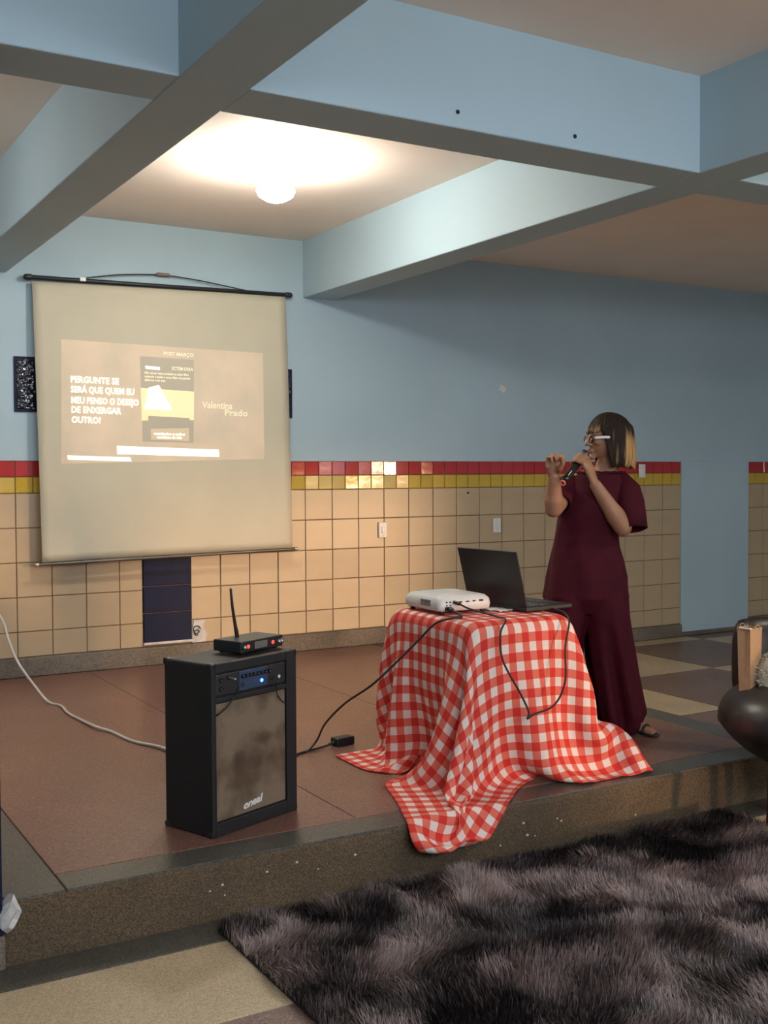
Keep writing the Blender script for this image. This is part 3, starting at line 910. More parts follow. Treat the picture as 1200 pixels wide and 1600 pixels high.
# ------------------------------------------------------------------ projector
TT = TZ + .0065
pj = empty('projector', (-.985, -3.215, TT), math.radians(-2.5), 'white slide projector lying on the gingham tablecloth beside the laptop', 'projector')
PW, PD, PH = .262, .300, .078
bm = bmesh.new()
rings = []
for z, ins, rr in ((.014, .012, .02), (.020, .003, .02), (.040, 0, .022), (.060, .003, .022), (.074, .014, .03), (.078, .03, .04)):
    ring = []
    x0_, x1_, y0_, y1_ = ins, PW - ins, ins, PD - ins
    for cx, cy, a0 in ((x1_ - rr, y1_ - rr, 0), (x0_ + rr, y1_ - rr, 90), (x0_ + rr, y0_ + rr, 180), (x1_ - rr, y0_ + rr, 270)):
        for q in range(5):
            a = math.radians(a0 + q * 22.5); ring.append(Vector((cx + rr * math.cos(a), cy + rr * math.sin(a), z)))
    rings.append(ring)
loft(bm, rings); 
M['projw'] = mat('projector_white', (.72, .70, .66), .4)
obj('housing', bm, M['projw'], pj)
for x in (.03, PW - .03):
    for y in (.03, PD - .03):
        bm = bmesh.new(); lathe(bm, [(0, 0), (.012, 0), (.010, .018), (0, .018)], 12, 'Z', (x, y, 0)); obj('foot', bm, M['black'], pj)
for x, z, w, hh in ((.105, .052, .016, .006), (.140, .052, .016, .006), (.172, .053, .012, .005), (.208, .054, .018, .008), (.055, .053, .006, .006), (.038, .053, .006, .006), (.038, .040, .006, .006), (.055, .040, .006, .006)):
    obj('port', B((x - w / 2, -.002, z - hh / 2), (x + w / 2, .006, z + hh / 2), .001), M['dark'], pj)
obj('power_inlet', B((.030, -.004, .018), (.062, .008, .034), .002), M['black'], pj)
obj('lamp_cover', B((.035, .06, .0745), (.13, .15, .0795), .003), M['white'], pj)
for k in range(7):
    obj('vent_slat', B((-.002, .07 + k * .012, .032), (.006, .077 + k * .012, .058), .001), mat('vent_grey', (.22, .20, .18), .6) if k == 0 else bpy.data.materials['vent_grey'], pj)
bm = bmesh.new(); lathe(bm, [(0, 0), (.030, 0), (.030, -.018), (.022, -.022), (.018, -.008), (0, -.006)], 20, 'Y', (.085, PD - .004, .045)); obj('lens', bm, M['black'], pj, True)
obj('power_plug', tube(bmesh.new(), [(.046, -.002, .026), (.046, -.028, .024)], .010, 8), M['black'], pj, True)
obj('video_plug', tube(bmesh.new(), [(.075, .002, .052), (.082, -.030, .048)], .008, 8), M['black'], pj, True)

# folded white sheet under the projector's corner
bm = bmesh.new(); nn = 8
gg = [[bm.verts.new((-.045 + .09 * i / nn, -.06 + .12 * j / nn, .004 + .006 * abs(math.sin(i * 1.1 + j * .8)))) for i in range(nn + 1)] for j in range(nn + 1)]
for j in range(nn):
    for i in range(nn): bm.faces.new((gg[j][i], gg[j][i + 1], gg[j + 1][i + 1], gg[j + 1][i])).smooth = True
pp = obj('paper_napkin', bm, M['paper'], None, loc=(-.668, -3.190, TT - .002), rot=(0, 0, .2))
pp.modifiers.new('thickness', 'SOLIDIFY').thickness = .002
tag(pp, 'crumpled white paper napkin between the projector and the laptop', 'napkin')

# ------------------------------------------------------------------ laptop
lp = empty('laptop', (-.62, -3.33, TT), math.radians(4.6), 'open black laptop at the edge of the gingham tablecloth, lid back to the camera', 'laptop')
# local: x = away from lid over the keyboard, y = along the hinge
obj('base', B((0, 0, .002), (.268, .388, .022), .005, 3), mat('laptop_black', (.014, .014, .015), .45), lp)
lid = obj('lid', B((-.006, 0, 0), (.003, .388, .246), .004, 3), bpy.data.materials['laptop_black'], lp, loc=(.006, 0, .022), rot=(0, -math.radians(14.5), 0))
obj('display', B((.003, .012, .016), (.0036, .376, .236)), mat('laptop_display', (.015, .02, .03), .15, emis=((.35, .5, 1.0), .10)), lid)
for row in range(5):
    for q in range(15):
        obj('key', B((.055 + row * .019, .022 + q * .0232, .021), (.071 + row * .019, .042 + q * .0232, .0245), .001, 1), M['black'], lp)
obj('touchpad', B((.175, .13, .0215), (.245, .25, .0228), .001), mat('touchpad_grey', (.03, .03, .032), .3), lp)
for y in (.05, .33):
    obj('hinge', tube(bmesh.new(), [(.004, y, .022), (.004, y + .03, .022)], .006, 8), M['black'], lp, True)

# ------------------------------------------------------------------ cables
def cable(name, pts, r, mt, label, n=8):
    return tag(obj(name, tube(bmesh.new(), curve_pts(pts, n), r, 8), mt, None, True), label, 'cable')
cable('projector_power_cable', [(-.938, -3.250, TT + .022), (-.95, -3.33, TT + .008), (-1.00, -3.33, TT + .004), (-1.045, -3.28, TT - .020), (-1.10, -3.22, -.78), (-1.18, -3.16, -.88), (-1.245, -3.10, -.962),
                                (-1.275, -2.93, -1.062), (-1.26, -2.72, -1.19), (-1.24, -2.60, -1.29), (-1.29, -2.60, ZS + .006), (-1.36, -2.62, ZS + .005)],
      .0048, M['cable'], 'black power cable hanging from the projector down the left side of the tablecloth')
cable('video_cable', [(-.902, -3.245, TT + .046), (-.88, -3.30, TT + .028), (-.84, -3.42, TT + .010), (-.845, -3.485, TT + .004), (-.90, -3.525, -.72), (-.915, -3.56, -.82), (-.86, -3.60, -.95), (-.835, -3.62, -1.02), (-.845, -3.625, -1.045),
                      (-.81, -3.62, -1.033), (-.70, -3.61, -1.01), (-.62, -3.58, -.93), (-.59, -3.545, -.80), (-.545, -3.515, -.70), (-.50, -3.43, TT + .004), (-.475, -3.36, TT + .004), (-.47, -3.325, TT + .008)],
      .0042, M['cable'], 'black video cable looping over the front of the tablecloth from projector to laptop')
cable('speaker_power_cable', [(-1.77, -3.13, ZS + .10), (-1.70, -3.02, ZS + .03), (-1.55, -2.83, ZS + .006), (-1.36, -2.63, ZS + .005), (-1.20, -2.575, ZS + .008), (-1.13, -2.565, ZS + .016)],
      .0052, M['cable'], 'black mains cable running on the platform floor from the loudspeaker to the adapter')
cable('white_extension_cable', [(-2.36, -.08, -.66), (-2.24, -.22, -.80), (-2.155, -.36, -.92), (-2.145, -.52, -1.04), (-2.13, -.68, -1.14), (-2.06, -.80, -1.27), (-2.02, -.90, ZS + .008), (-1.985, -1.03, ZS + .006), (-2.0, -1.22, ZS + .006), (-1.99, -1.39, ZS + .006),
                                (-1.97, -1.66, ZS + .012), (-1.93, -1.76, ZS + .006), (-1.90, -2.01, ZS + .006), (-1.825, -2.24, ZS + .010), (-1.80, -2.65, ZS + .006), (-1.86, -2.98, ZS + .02), (-1.90, -3.165, ZS + .09)],
      .0075, M['wcable'], 'white extension cable snaking over the platform floor from the left wall to the loudspeaker')
ad_ = empty('power_adapter', (-1.085, -2.555, ZS), math.radians(8), 'small black power adapter on the platform floor half under the tablecloth hem', 'adapter')
obj('body', B((-.05, -.028, 0), (.05, .028, .038), .006), M['black'], ad_)
obj('strain_relief', tube(bmesh.new(), [(-.048, 0, .016), (-.075, 0, .014)], [.010, .006], 8), M['cable'], ad_, True)

# chipped plaster at the pillar's corner
bm = bmesh.new(); bmesh.ops.create_icosphere(bm, subdivisions=2, radius=1)
for v in bm.verts:
    k = 1 + random.uniform(-.3, .25); v.co = Vector((v.co.x * .030 * k, v.co.y * .045 * k, v.co.z * .055 * k))
obj('chipped_plaster', bm, M['plaster'], pillar, None, loc=(-2.822, -3.705, ZS - .035), rot=(.2, .3, .5))

# ------------------------------------------------------------------ shaggy rug
RX0, RX1, RY0, RY1 = -2.20, .07, -5.45, -3.79
rug = empty('shaggy_rug', ((RX0 + RX1) / 2, (RY0 + RY1) / 2, ZF), 0, 'large dark purple-grey shaggy rug on the floor in front of the platform', 'rug')
rw, rd = (RX1 - RX0) / 2, (RY1 - RY0) / 2
obj('backing', B((-rw, -rd, 0.0005), (rw, rd, .010), .004), mat('rug_backing', (.020, .017, .018), .95), rug)
def vnoise(x, y, sc_, seed):
    r = np.random.default_rng(seed); T = r.random((64, 64))
    x = x * sc_; y = y * sc_
    xi = np.floor(x).astype(int); yi = np.floor(y).astype(int); fx = x - xi; fy = y - yi
    fx = fx * fx * (3 - 2 * fx); fy = fy * fy * (3 - 2 * fy)
    g_ = lambda a, b: T[a % 64, b % 64]
    return (g_(xi, yi) * (1 - fx) + g_(xi + 1, yi) * fx) * (1 - fy) + (g_(xi, yi + 1) * (1 - fx) + g_(xi + 1, yi + 1) * fx) * fy
NS = 125000
px = rng.uniform(-rw, rw, NS); py = rng.uniform(-rd, rd, NS)
keep = py > -rd * .62 
keep |= rng.random(NS) < .35
px, py = px[keep], py[keep]; NS = len(px)
th = 2 * np.pi * (1.3 * vnoise(px, py, 2.6, 1) + .8 * vnoise(px, py, 7, 2)) + rng.normal(0, .45, NS)
lean = .25 + .75 * vnoise(px, py, 5.5, 3) + rng.normal(0, .15, NS)
ln = .052 * (.75 + .4 * rng.random(NS))
tone = np.clip(1.7 * (.62 * vnoise(px + 3, py, 3.6, 4) + .38 * vnoise(px, py + 5, 9.5, 5) - .5) + .45 + rng.normal(0, .16, NS), 0, 1)
dx, dy = np.cos(th), np.sin(th)
wx_, wy_ = -dy, dx
wid_ = .0034
V_ = np.zeros((NS, 7, 3), np.float32)
zz0 = np.full(NS, .006)
prev = np.stack([px, py, zz0], -1)
segl = ln / 3
pts = [prev]
for k, bend in enumerate((.35, .8, 1.15)):
    a = np.clip(lean * bend, 0, 1.45)
    prev = prev + np.stack([dx * np.sin(a) * segl, dy * np.sin(a) * segl, np.cos(a) * segl], -1)
    pts.append(prev)
wv = np.stack([wx_, wy_, np.zeros(NS)], -1) * wid_ * .5
for k in range(3):
    f = (1.0, .95, .7)[k]
    V_[:, 2 * k] = pts[k] - wv * f; V_[:, 2 * k + 1] = pts[k] + wv * f
V_[:, 6] = pts[3]
V_[..., 2] = np.maximum(V_[..., 2], .004)
me = bpy.data.meshes.new('pile')
nl = NS * 11
me.vertices.add(NS * 7); me.vertices.foreach_set('co', V_.reshape(-1))
base = (np.arange(NS) * 7)[:, None]
lp_ = np.concatenate([base + np.array([0, 1, 3, 2]), base + np.array([2, 3, 5, 4]), base + np.array([4, 5, 6])], 1).reshape(-1).astype(np.int32)
me.loops.add(nl); me.loops.foreach_set('vertex_index', lp_)
st = (np.arange(NS) * 11)[:, None] + np.array([0, 4, 8])
me.polygons.add(NS * 3); me.polygons.foreach_set('loop_start', st.reshape(-1).astype(np.int32))
me.update(calc_edges=True); me.validate()
at = me.attributes.new('tone', 'FLOAT', 'POINT'); at.data.foreach_set('value', np.repeat(tone, 7).astype(np.float32))
mt, N, L, Pn = nt('mottled_purple_grey_pile')
an = N.new('ShaderNodeAttribute'); an.attribute_name = 'tone'
r = N.new('ShaderNodeValToRGB')
r.color_ramp.elements[0].position = .15; r.color_ramp.elements[0].color = (.026, .018, .019, 1)
r.color_ramp.elements[1].position = .85; r.color_ramp.elements[1].color = (.38, .285, .26, 1)
L.new(an.outputs['Fac'], r.inputs['Fac']); L.new(r.outputs['Color'], Pn.inputs['Base Color']); Pn.inputs['Roughness'].default_value = .6
tag(link_mesh('pile', me, mt, rug), kind='stuff')

# ------------------------------------------------------------------ armchair at the right edge, with bag and cushion
ca = math.radians(-30.47)
ch = empty('tub_armchair', (.287, -4.02, ZF), ca, 'rounded black leather tub armchair at the right edge of the picture', 'armchair')
def superell(bm, c, r, e1=.7, e2=.8, nu=36, nv=20, taper=0.0):
    rings = []
    for j in range(nv + 1):
        v = -math.pi / 2 + math.pi * j / nv
        cv, sv = math.cos(v), math.sin(v)
        cz = math.copysign(abs(sv) ** e1, sv); cr = abs(cv) ** e1 + 1e-4
        k = 1 - taper * max(0, -cz) 
        ring = []
        for i in range(nu):
            u = 2 * math.pi * i / nu
            x = math.copysign(abs(math.cos(u)) ** e2, math.cos(u)); y = math.copysign(abs(math.sin(u)) ** e2, math.sin(u))
            ring.append(Vector((c[0] + r[0] * cr * x * k, c[1] + r[1] * cr * y * k, c[2] + r[2] * cz)))
        rings.append(ring)
    return loft(bm, rings)
bm = bmesh.new(); superell(bm, (0, 0, .405), (.346, .34, .185), .8, .85, taper=.35)
obj('seat', bm, M['leather'], ch)
bm = bmesh.new()
rings = []
for q in range(25):
    a = math.radians(44 + 92 * q / 24)
    cx, cy = .305 * math.cos(a), .015 + .305 * math.sin(a)
    wv_ = math.sin(a); hh = .795 + .01 * wv_
    endt = min(1, min(q, 24 - q) / 2.5 + .35)
    ring = []
    for k in range(16):
        b_ = 2 * math.pi * k / 16
        rr = .048 * endt * math.cos(b_); zc = (.44 + hh) / 2; hz = (hh - .44) / 2
        sgn = math.copysign(abs(math.sin(b_)) ** .6, math.sin(b_))
        ring.append(Vector((cx + rr * math.cos(a), cy + rr * math.sin(a), zc + hz * sgn * (.6 + .4 * endt))))
    rings.append(ring)
loft(bm, rings)
bmesh.ops.delete(bm, geom=[v for v in bm.verts if False], context='VERTS')
back_rest = obj('backrest', bm, M['leather'], ch)
for sx in (-1, 1):
    for sy in (-1, 1):
        bm = bmesh.new(); tube(bm, [(sx * (.17 if sy < 0 else .09), sy * .12, .262), (sx * (.20 if sy < 0 else .10), sy * .14, .018)], [.026, .016], 12); obj('leg', bm, mat('dark_red_wood_leg', (.06, .015, .012), .4) if 'dark_red_wood_leg' not in bpy.data.materials else bpy.data.materials['dark_red_wood_leg'], ch, True)

# kraft bag standing on the seat
bg_ = empty('paper_bag', (.098, -3.885, -.990), ca + math.radians(38), 'small brown kraft paper bag standing on the left side of the armchair', 'bag')
bm = bmesh.new()
def rect(w, d, z, j=0): return [Vector((-w, -d, z)), Vector((0, -d - j, z)), Vector((w, -d, z)), Vector((w - j * 1.5, 0, z)), Vector((w, d, z)), Vector((0, d + j, z)), Vector((-w, d, z)), Vector((-w + j * 1.5, 0, z))]
loft(bm, [rect(.034, .026, 0), rect(.036, .028, .06, .001), rect(.039, .029, .16, .004), rect(.042, .030, .262, .007)], cap=False)
for f in bm.faces: f.smooth = False
bm.faces.new([bm.verts[i] for i in range(7, -1, -1)]) if False else None
o = obj('bag_body', bm, M['kraft'], bg_); o.modifiers.new('thickness', 'SOLIDIFY').thickness = .0015
obj('bag_bottom', B((-.033, -.025, 0), (.033, .025, .003)), M['kraft'], bg_)
for y in (-.031, .031):
    bm = bmesh.new(); tube(bm, curve_pts([(-.018, y * .95, .235), (-.017, y * 1.12, .262), (-.008, y * 1.15, .272), (.008, y * 1.15, .272), (.017, y * 1.12, .262), (.018, y * .95, .235)], 4), .0022, 6)
    obj('handle', bm, M['kraft'], bg_, True)
bm = bmesh.new(); box(bm, (-.047, -.032, .258), (-.034, .020, .264), .001); obj('folded_rim', bm, M['paper'], bg_)

# fleecy cushion on the seat
cu = empty('fleece_cushion', (.205, -3.965, -1.015), ca, 'cream fleecy cushion lying on the seat of the black armchair', 'cushion')
bm = bmesh.new(); superell(bm, (.02, 0, .085), (.130, .10, .105), .9, .8, 40, 26)
for v in bm.verts:
    k = .006 * math.sin(v.co.x * 95) * math.sin(v.co.y * 83 + 1) * math.sin(v.co.z * 90) + random.gauss(0, .0022)
    v.co += v.co.normalized() * k
obj('cushion_cover', bm, M['fluff'], cu, True)
bm = bmesh.new()
for i in range(900):
    u, v = random.uniform(0, 2 * math.pi), random.uniform(-1.1, 1.4)
    nrm = Vector((math.cos(u) * math.cos(v), math.sin(u) * math.cos(v), math.sin(v)))
    p = Vector((.02 + nrm.x * .130, nrm.y * .10, .085 + nrm.z * .103)); d = (nrm + Vector((random.gauss(0, .5), random.gauss(0, .5), random.gauss(0, .5)))).normalized()
    s_ = d.orthogonal().normalized() * .004
    a, b, c_ = bm.verts.new(p - s_), bm.verts.new(p + s_), bm.verts.new(p + d * .022); bm.faces.new((a, b, c_))
tag(obj('fleece', bm, M['fluff'], cu), kind='stuff')

# ------------------------------------------------------------------ the woman
# local frame: x = to the right seen from the camera, -y = towards the camera, z = up from the platform
wm = empty('person', (.2, -3.1, ZS), ca, 'person in a wine red wide-legged jumpsuit and glasses speaking into a microphone beside the table', 'person')
HC = Vector((-.128, -.005, 1.408))              # head centre
yaw = math.radians(14)
hf_ = Vector((-math.cos(yaw), -math.sin(yaw), -.05)).normalized()   # face direction
hs = Vector((0, 0, 1)).cross(hf_).normalized()                       # her left
hu = hf_.cross(hs).normalized()
def HP(f, s, u): return HC + hf_ * f + hs * s + hu * u
bm = bmesh.new()
# skull and face
b = bmesh.new(); bmesh.ops.create_uvsphere(b, u_segments=40, v_segments=28, radius=1)
for v in b.verts:
    x, y, z = v.co                                # x fwd, y side, z up
    f, s, u = x * .092, y * .073, z * .108
    if z < 0:
        t = -z
        s *= 1 - .30 * t * t
        f *= 1 - .10 * t
        if x > 0: f += .012 * t * x
        else: f *= 1 - .35 * t
    if x > .3: s *= 1 - .12 * (x - .3)
    v.co = HP(f, s, u)
for f in b.faces: f.smooth = True
merge(bm, b)
def E3(f, s, u, r):  # small ellipsoid in head axes
    ellipsoid(bm, HP(f, s, u), r, 12, 8, Matrix((hf_, hs, hu)).transposed())
tube(bm, [HP(.088, 0, .018), HP(.098, 0, -.002), HP(.108, 0, -.020)], [.008, .0095, .0115], 10)      # nose
for s in (-1, 1):
    E3(.094, s * .010, -.024, (.011, .008, .007))                                                     # nostril wings
    E3(.068, s * .036, -.012, (.022, .020, .018))                                                     # cheek bones
    E3(.078, s * .032, .026, (.014, .024, .006))                                                      # brow ridge
    E3(-.008, s * .074, -.004, (.020, .009, .030))                                                    # ears
E3(.092, 0, -.047, (.011, .022, .0058)); E3(.090, 0, -.057, (.011, .020, .0068))                      # lips
E3(.082, 0, -.082, (.018, .022, .016))                                                                # chin
tube(bm, [HP(-.018, 0, -.06), (-.128, .005, 1.285), (-.145, .015, 1.22), (-.165, .02, 1.16)], [.052, .052, .056, .075], 16)   # neck
# shoulders and trunk (kept under the cloth)
tube(bm, [(-.315, .0, 1.185), (-.24, .012, 1.205), (-.165, .015, 1.215), (-.09, .012, 1.205), (-.035, 0, 1.180)], [.045, .055, .062, .055, .046], 14)
tube(bm, [(-.185, .01, 1.15), (-.20, .01, 1.0), (-.21, .01, .85), (-.20, .01, .66)], [.10, .095, .098, .118], 18, flat=((0, 1, 0), .8))
tube(bm, [(-.13, .0, .64), (-.07, .0, .42), (-.025, .01, .10)], [.072, .052, .034], 14)
tube(bm, [(-.28, .02, .64), (-.325, .03, .40), (-.335, .04, .10)], [.072, .052, .034], 14)
def arm(sh, el, wr, r):
    mid = (Vector(el) + Vector(wr)) * .5
    tube(bm, [sh, (Vector(sh) + Vector(el)) * .5, el], [r[0], r[0] * .96, r[1]], 16)
    tube(bm, [el, Vector(el) * .7 + Vector(wr) * .3, mid, wr], [r[1], r[1] * 1.06, r[1] * .88, r[2]], 16)
RW = Vector((-.416, -.222, 1.230)); RE = Vector((-.408, -.165, 1.085))
arm((-.322, -.02, 1.165), RE, RW, (.047, .043, .027))
LW = Vector((-.212, -.150, 1.190)); LE = Vector((-.082, -.125, .995))
arm((-.035, -.02, 1.165), LE, LW, (.050, .043, .0275))
# microphone axis
MG = Vector((-.252, -.075, 1.330)); MT = Vector((-.382, -.285, 1.208))
mdir = (MT - MG).normalized()
# left hand holding the microphone: palm on the right of it, fingers round the front
side = (Vector((1, 0, 0)) - mdir * mdir.x).normalized()           # to the picture right
front = mdir.cross(side).normalized()
if front.y > 0: front = -front                                     # towards the camera
GH = MG + mdir * .085                                              # grip centre
kn = []
for k, (ofs, rad_, ln_) in enumerate(((-.030, .0092, 1.0), (-.010, .0095, 1.05), (.010, .0092, 1.0), (.029, .0080, .85))):
    c0 = GH + mdir * ofs
    pts_ = [c0 + side * .044 + front * .004, c0 + side * .033 + front * .022]
    for a in (55, 95, 140, 185):
        if a / 185 > ln_: break
        aa = math.radians(a); R_ = .0275
        pts_.append(c0 + side * math.cos(aa) * R_ + front * math.sin(aa) * R_)
    rr_ = [rad_ * q for q in (1.15, 1.08, 1.0, .98, .92, .82)][:len(pts_)]
    tube(bm, pts_, rr_, 10)
    kn.append(pts_[0])
pc = (kn[0] + kn[3]) * .5
tube(bm, [LW, LW * .6 + pc * .4, pc * .85 + LW * .15, pc + (pc - LW) * .04], [.026, .030, .036, .030], 14, flat=(side * .8 + front * .6, .58))
for k_ in kn: tube(bm, [LW * .35 + pc * .65, k_], [.014, .0115], 10)
tube(bm, [LW * .55 + pc * .45 - front * .006, GH + mdir * -.012 + side * .034 - front * .020, GH + mdir * -.038 + side * .012 - front * .028, GH + mdir * -.058 - side * .006 - front * .026], [.013, .012, .0105, .009], 10)  # thumb
# right hand: raised, fingers gathered as if pinching
RK = Vector((-.424, -.248, 1.300))
tube(bm, [RW, RW * .55 + RK * .45, RK], [.026, .033, .034], 14, flat=((.25, -.97, 0), .6))
fx = Vector((.80, .25, .05)).normalized()          # across the knuckles
for k, (o_, l_, r_) in enumerate(((-.029, .80, .0078), (-.010, .95, .0086), (.009, 1.0, .0088), (.028, .95, .0084))):
    base_ = RK + fx * o_ + Vector((0, 0, -.006 + .006 * (1 - abs(o_) * 20)))
    k1 = base_ + Vector((.004, -.012, .032 * l_)); k2 = k1 + Vector((.010 * l_, -.026 * l_, -.002)); k3 = k2 + Vector((.006, .002, -.024 * l_))
    tube(bm, [base_ - Vector((0, 0, .02)), base_, k1, k2, k3], [r_ * 1.2, r_ * 1.2, r_ * 1.05, r_, r_ * .85], 10)
tube(bm, [RW + Vector((.016, -.014, .022)), RK + Vector((.028, -.030, -.030)), RK + Vector((.038, -.046, -.008)), RK + Vector((.034, -.054, .014))], [.014, .0135, .0115, .0095], 10)
# feet
tube(bm, [(-.022, .015, .12), (-.016, .020, .075), (-.005, .012, .055)], [.033, .032, .030], 12)
tube(bm, [(-.030, .030, .060), (.005, .000, .050), (.040, -.030, .030), (.062, -.046, .026)], [.028, .030, .032, .028], 12, flat=((0, 0, 1), .62))
for k in range(5):
    o_ = (k - 2) * .0125
    p_ = Vector((.060, -.046, .024)) + Vector((.60, .80, 0)) * o_
    tube(bm, [p_, p_ + Vector((.024 - abs(k - 1) * .003, -.020 + abs(k - 1) * .002, -.002))], [.0085 if k else .0105, .0075 if k else .0095], 8)
tube(bm, [(-.335, .04, .12), (-.335, .035, .06), (-.345, .0, .045), (-.355, -.055, .026)], [.033, .030, .030, .026], 12)
body = obj('body', bm, M['skin'], wm, True)
rm = body.modifiers.new('remesh', 'REMESH'); rm.mode = 'VOXEL'; rm.voxel_size = .0042; rm.use_smooth_shade = True
sm = body.modifiers.new('smooth', 'SMOOTH'); sm.factor = .5; sm.iterations = 4
bake_mods(body)
# eyes, brows, mouth colour
M['eye'] = mat('eye_white', (.65, .62, .58), .2); M['hairdark'] = mat('dark_brown_hair', (.035, .022, .016), .5)
for s in (-1, 1):
    bm = bmesh.new(); ellipsoid(bm, HP(.078, s * .031, .004), (.0105,) * 3, 12, 8); ey = obj('eye', bm, M['eye'], wm, True)
    bm = bmesh.new(); ellipsoid(bm, HP(.0868, s * .032, .004), (.004,) * 3, 10, 6); obj('iris', bm, M['hairdark'], ey, True)
    bm = bmesh.new(); tube(bm, [HP(.094, s * .014, .028), HP(.091, s * .032, .034), HP(.074, s * .050, .028)], [.003, .0035, .002], 8); obj('eyebrow', bm, M['hairdark'], wm, True)
bm = bmesh.new(); ellipsoid(bm, HP(.0945, 0, -.0475), (.010, .019, .005), 12, 8, Matrix((hf_, hs, hu)).transposed()); ellipsoid(bm, HP(.0925, 0, -.0575), (.010, .017, .006), 12, 8, Matrix((hf_, hs, hu)).transposed())
obj('lips', bm, mat('lip_colour', (.30, .08, .07), .4), wm, True)
# hair: bob with bangs
def hair_mat():
    mt, N, L, Pn = nt('blond_streaked_brown_hair')
    tc = N.new('ShaderNodeTexCoord'); an = N.new('ShaderNodeAttribute'); an.attribute_name = 'blond'
    n_ = N.new('ShaderNodeTexNoise'); n_.inputs['Scale'].default_value = 1.0; n_.inputs['Detail'].default_value = 3
    mp = N.new('ShaderNodeMapping'); mp.inputs['Scale'].default_value = (70, 70, 5); L.new(tc.outputs['Object'], mp.inputs['Vector']); L.new(mp.outputs['Vector'], n_.inputs['Vector'])
    a = N.new('ShaderNodeMath'); a.operation = 'MULTIPLY_ADD'; L.new(n_.outputs['Fac'], a.inputs[0]); a.inputs[1].default_value = 1.5; a.inputs[2].default_value = -.75
    b_ = N.new('ShaderNodeMath'); b_.operation = 'ADD'; L.new(a.outputs[0], b_.inputs[0]); L.new(an.outputs['Fac'], b_.inputs[1])
    r = N.new('ShaderNodeValToRGB'); r.color_ramp.elements[0].position = .25; r.color_ramp.elements[0].color = (.022, .014, .010, 1)
    r.color_ramp.elements[1].position = .85; r.color_ramp.elements[1].color = (.46, .27, .11, 1)
    L.new(b_.outputs[0], r.inputs['Fac']); L.new(r.outputs['Color'], Pn.inputs['Base Color']); Pn.inputs['Roughness'].default_value = .6; Pn.inputs['Specular IOR Level'].default_value = .12
    bp = N.new('ShaderNodeBump'); bp.inputs['Strength'].default_value = .6; bp.inputs['Distance'].default_value = .004
    L.new(n_.outputs['Fac'], bp.inputs['Height']); L.new(bp.outputs['Normal'], Pn.inputs['Normal'])
    return mt
bm = bmesh.new(); NA, NT = 144, 26
rows_, bl = [], []
def sstep(a, b, x):
    t = min(1, max(0, (x - a) / (b - a))); return t * t * (3 - 2 * t)
for j in range(NT + 1):
    row = []
    for i in range(NA):
        a = 2 * math.pi * i / NA; d = abs((a + math.pi) % (2 * math.pi) - math.pi)     # 0 = face direction
        hem = .036 + (-.135 - .036) * sstep(.92, 1.32, d) + (.004 * math.sin(9 * a) + .004 * math.sin(23 * a + 1))
        hem += -.012 * sstep(1.8, 3.1, d)
        t = j / NT
        u_top = .126
        if t < .5:
            ph = (t / .5) * math.pi / 2; u = u_top - (u_top - .018) * (1 - math.cos(ph)) if hem < .018 else u_top - (u_top - hem) * (1 - math.cos(ph))
            rr = math.sin(ph)
            if hem >= .018: rr = math.sqrt(max(0, 1 - ((u + .0) / u_top) ** 2)) if u > 0 else 1
            rr = max(rr, 0.001)
        else:
            if hem < .018: u = .018 + (hem - .018) * (t - .5) / .5; rr = 1.0 + .06 * (t - .5) / .5 - .10 * max(0, (t - .85) / .15) 
            else: u = hem - .0006 * (t - .5); rr = math.sqrt(max(0, 1 - (hem / u_top) ** 2)) - .002 * (t - .5)
        side_b = 1 + .12 * sstep(1.2, 1.9, d) * (1 if u < .06 else .5)
        fr_ = .104 if d < math.pi / 2 else .112
        wav = 1 + .010 * math.sin(31 * a + 2 * t) + .007 * math.sin(57 * a - 3 * t)
        f = math.cos(a) * fr_ * rr * wav * (1 if d < 1.2 else side_b); s = math.sin(a) * .088 * rr * wav * side_b
        row.append(bm.verts.new(HP(f - .004, s, u)))
        bv = .0 + .66 * sstep(.065, -.02, u) * sstep(1.55, 2.1, d) + .42 * sstep(.085, .045, u) * (1 - sstep(.6, 1.1, d)) + .12 * sstep(.02, -.1, u)
        bl.append(bv)
    rows_.append(row)
for j in range(NT):
    for i in range(NA):
        bm.faces.new((rows_[j][i], rows_[j + 1][i], rows_[j + 1][(i + 1) % NA], rows_[j][(i + 1) % NA])).smooth = True
hair = obj('hair', bm, hair_mat(), wm, True)
hair.data.attributes.new('blond', 'FLOAT', 'POINT').data.foreach_set('value', np.array(bl, np.float32))
hair.modifiers.new('thickness', 'SOLIDIFY').thickness = .007
# glasses
gl = bmesh.new(); 
M['frame'] = mat('thin_dark_frame', (.05, .02, .02), .35); 
for s in (-1, 1):
    c0 = HP(.098, s * .032, .002)
    pts_ = [c0 + hs * (.024 * math.cos(a)) + hu * (.016 * math.sin(a)) - hf_ * (.010 * abs(math.cos(a)) if s * math.cos(a) > 0 else 0) for a in np.linspace(0, 2 * math.pi, 21)]
    tube(gl, pts_, .0013, 6, cap=False)
    tube(gl, [HP(.088, s * .056, .006), HP(.05, s * .079, .008), HP(-.01, s * .083, .004), HP(-.03, s * .080, -.008)], .0022, 6)
tube(gl, [HP(.099, -.009, .004), HP(.103, 0, .007), HP(.099, .009, .004)], .0018, 6)
glo = obj('glasses', gl, M['frame'], wm, True)
mt, N, L, Pn = nt('spectacle_glass'); Pn.inputs['Base Color'].default_value = (.85, .82, .80, 1); Pn.inputs['Roughness'].default_value = .04
Pn.inputs['Transmission Weight'].default_value = 1.0; Pn.inputs['IOR'].default_value = 1.5
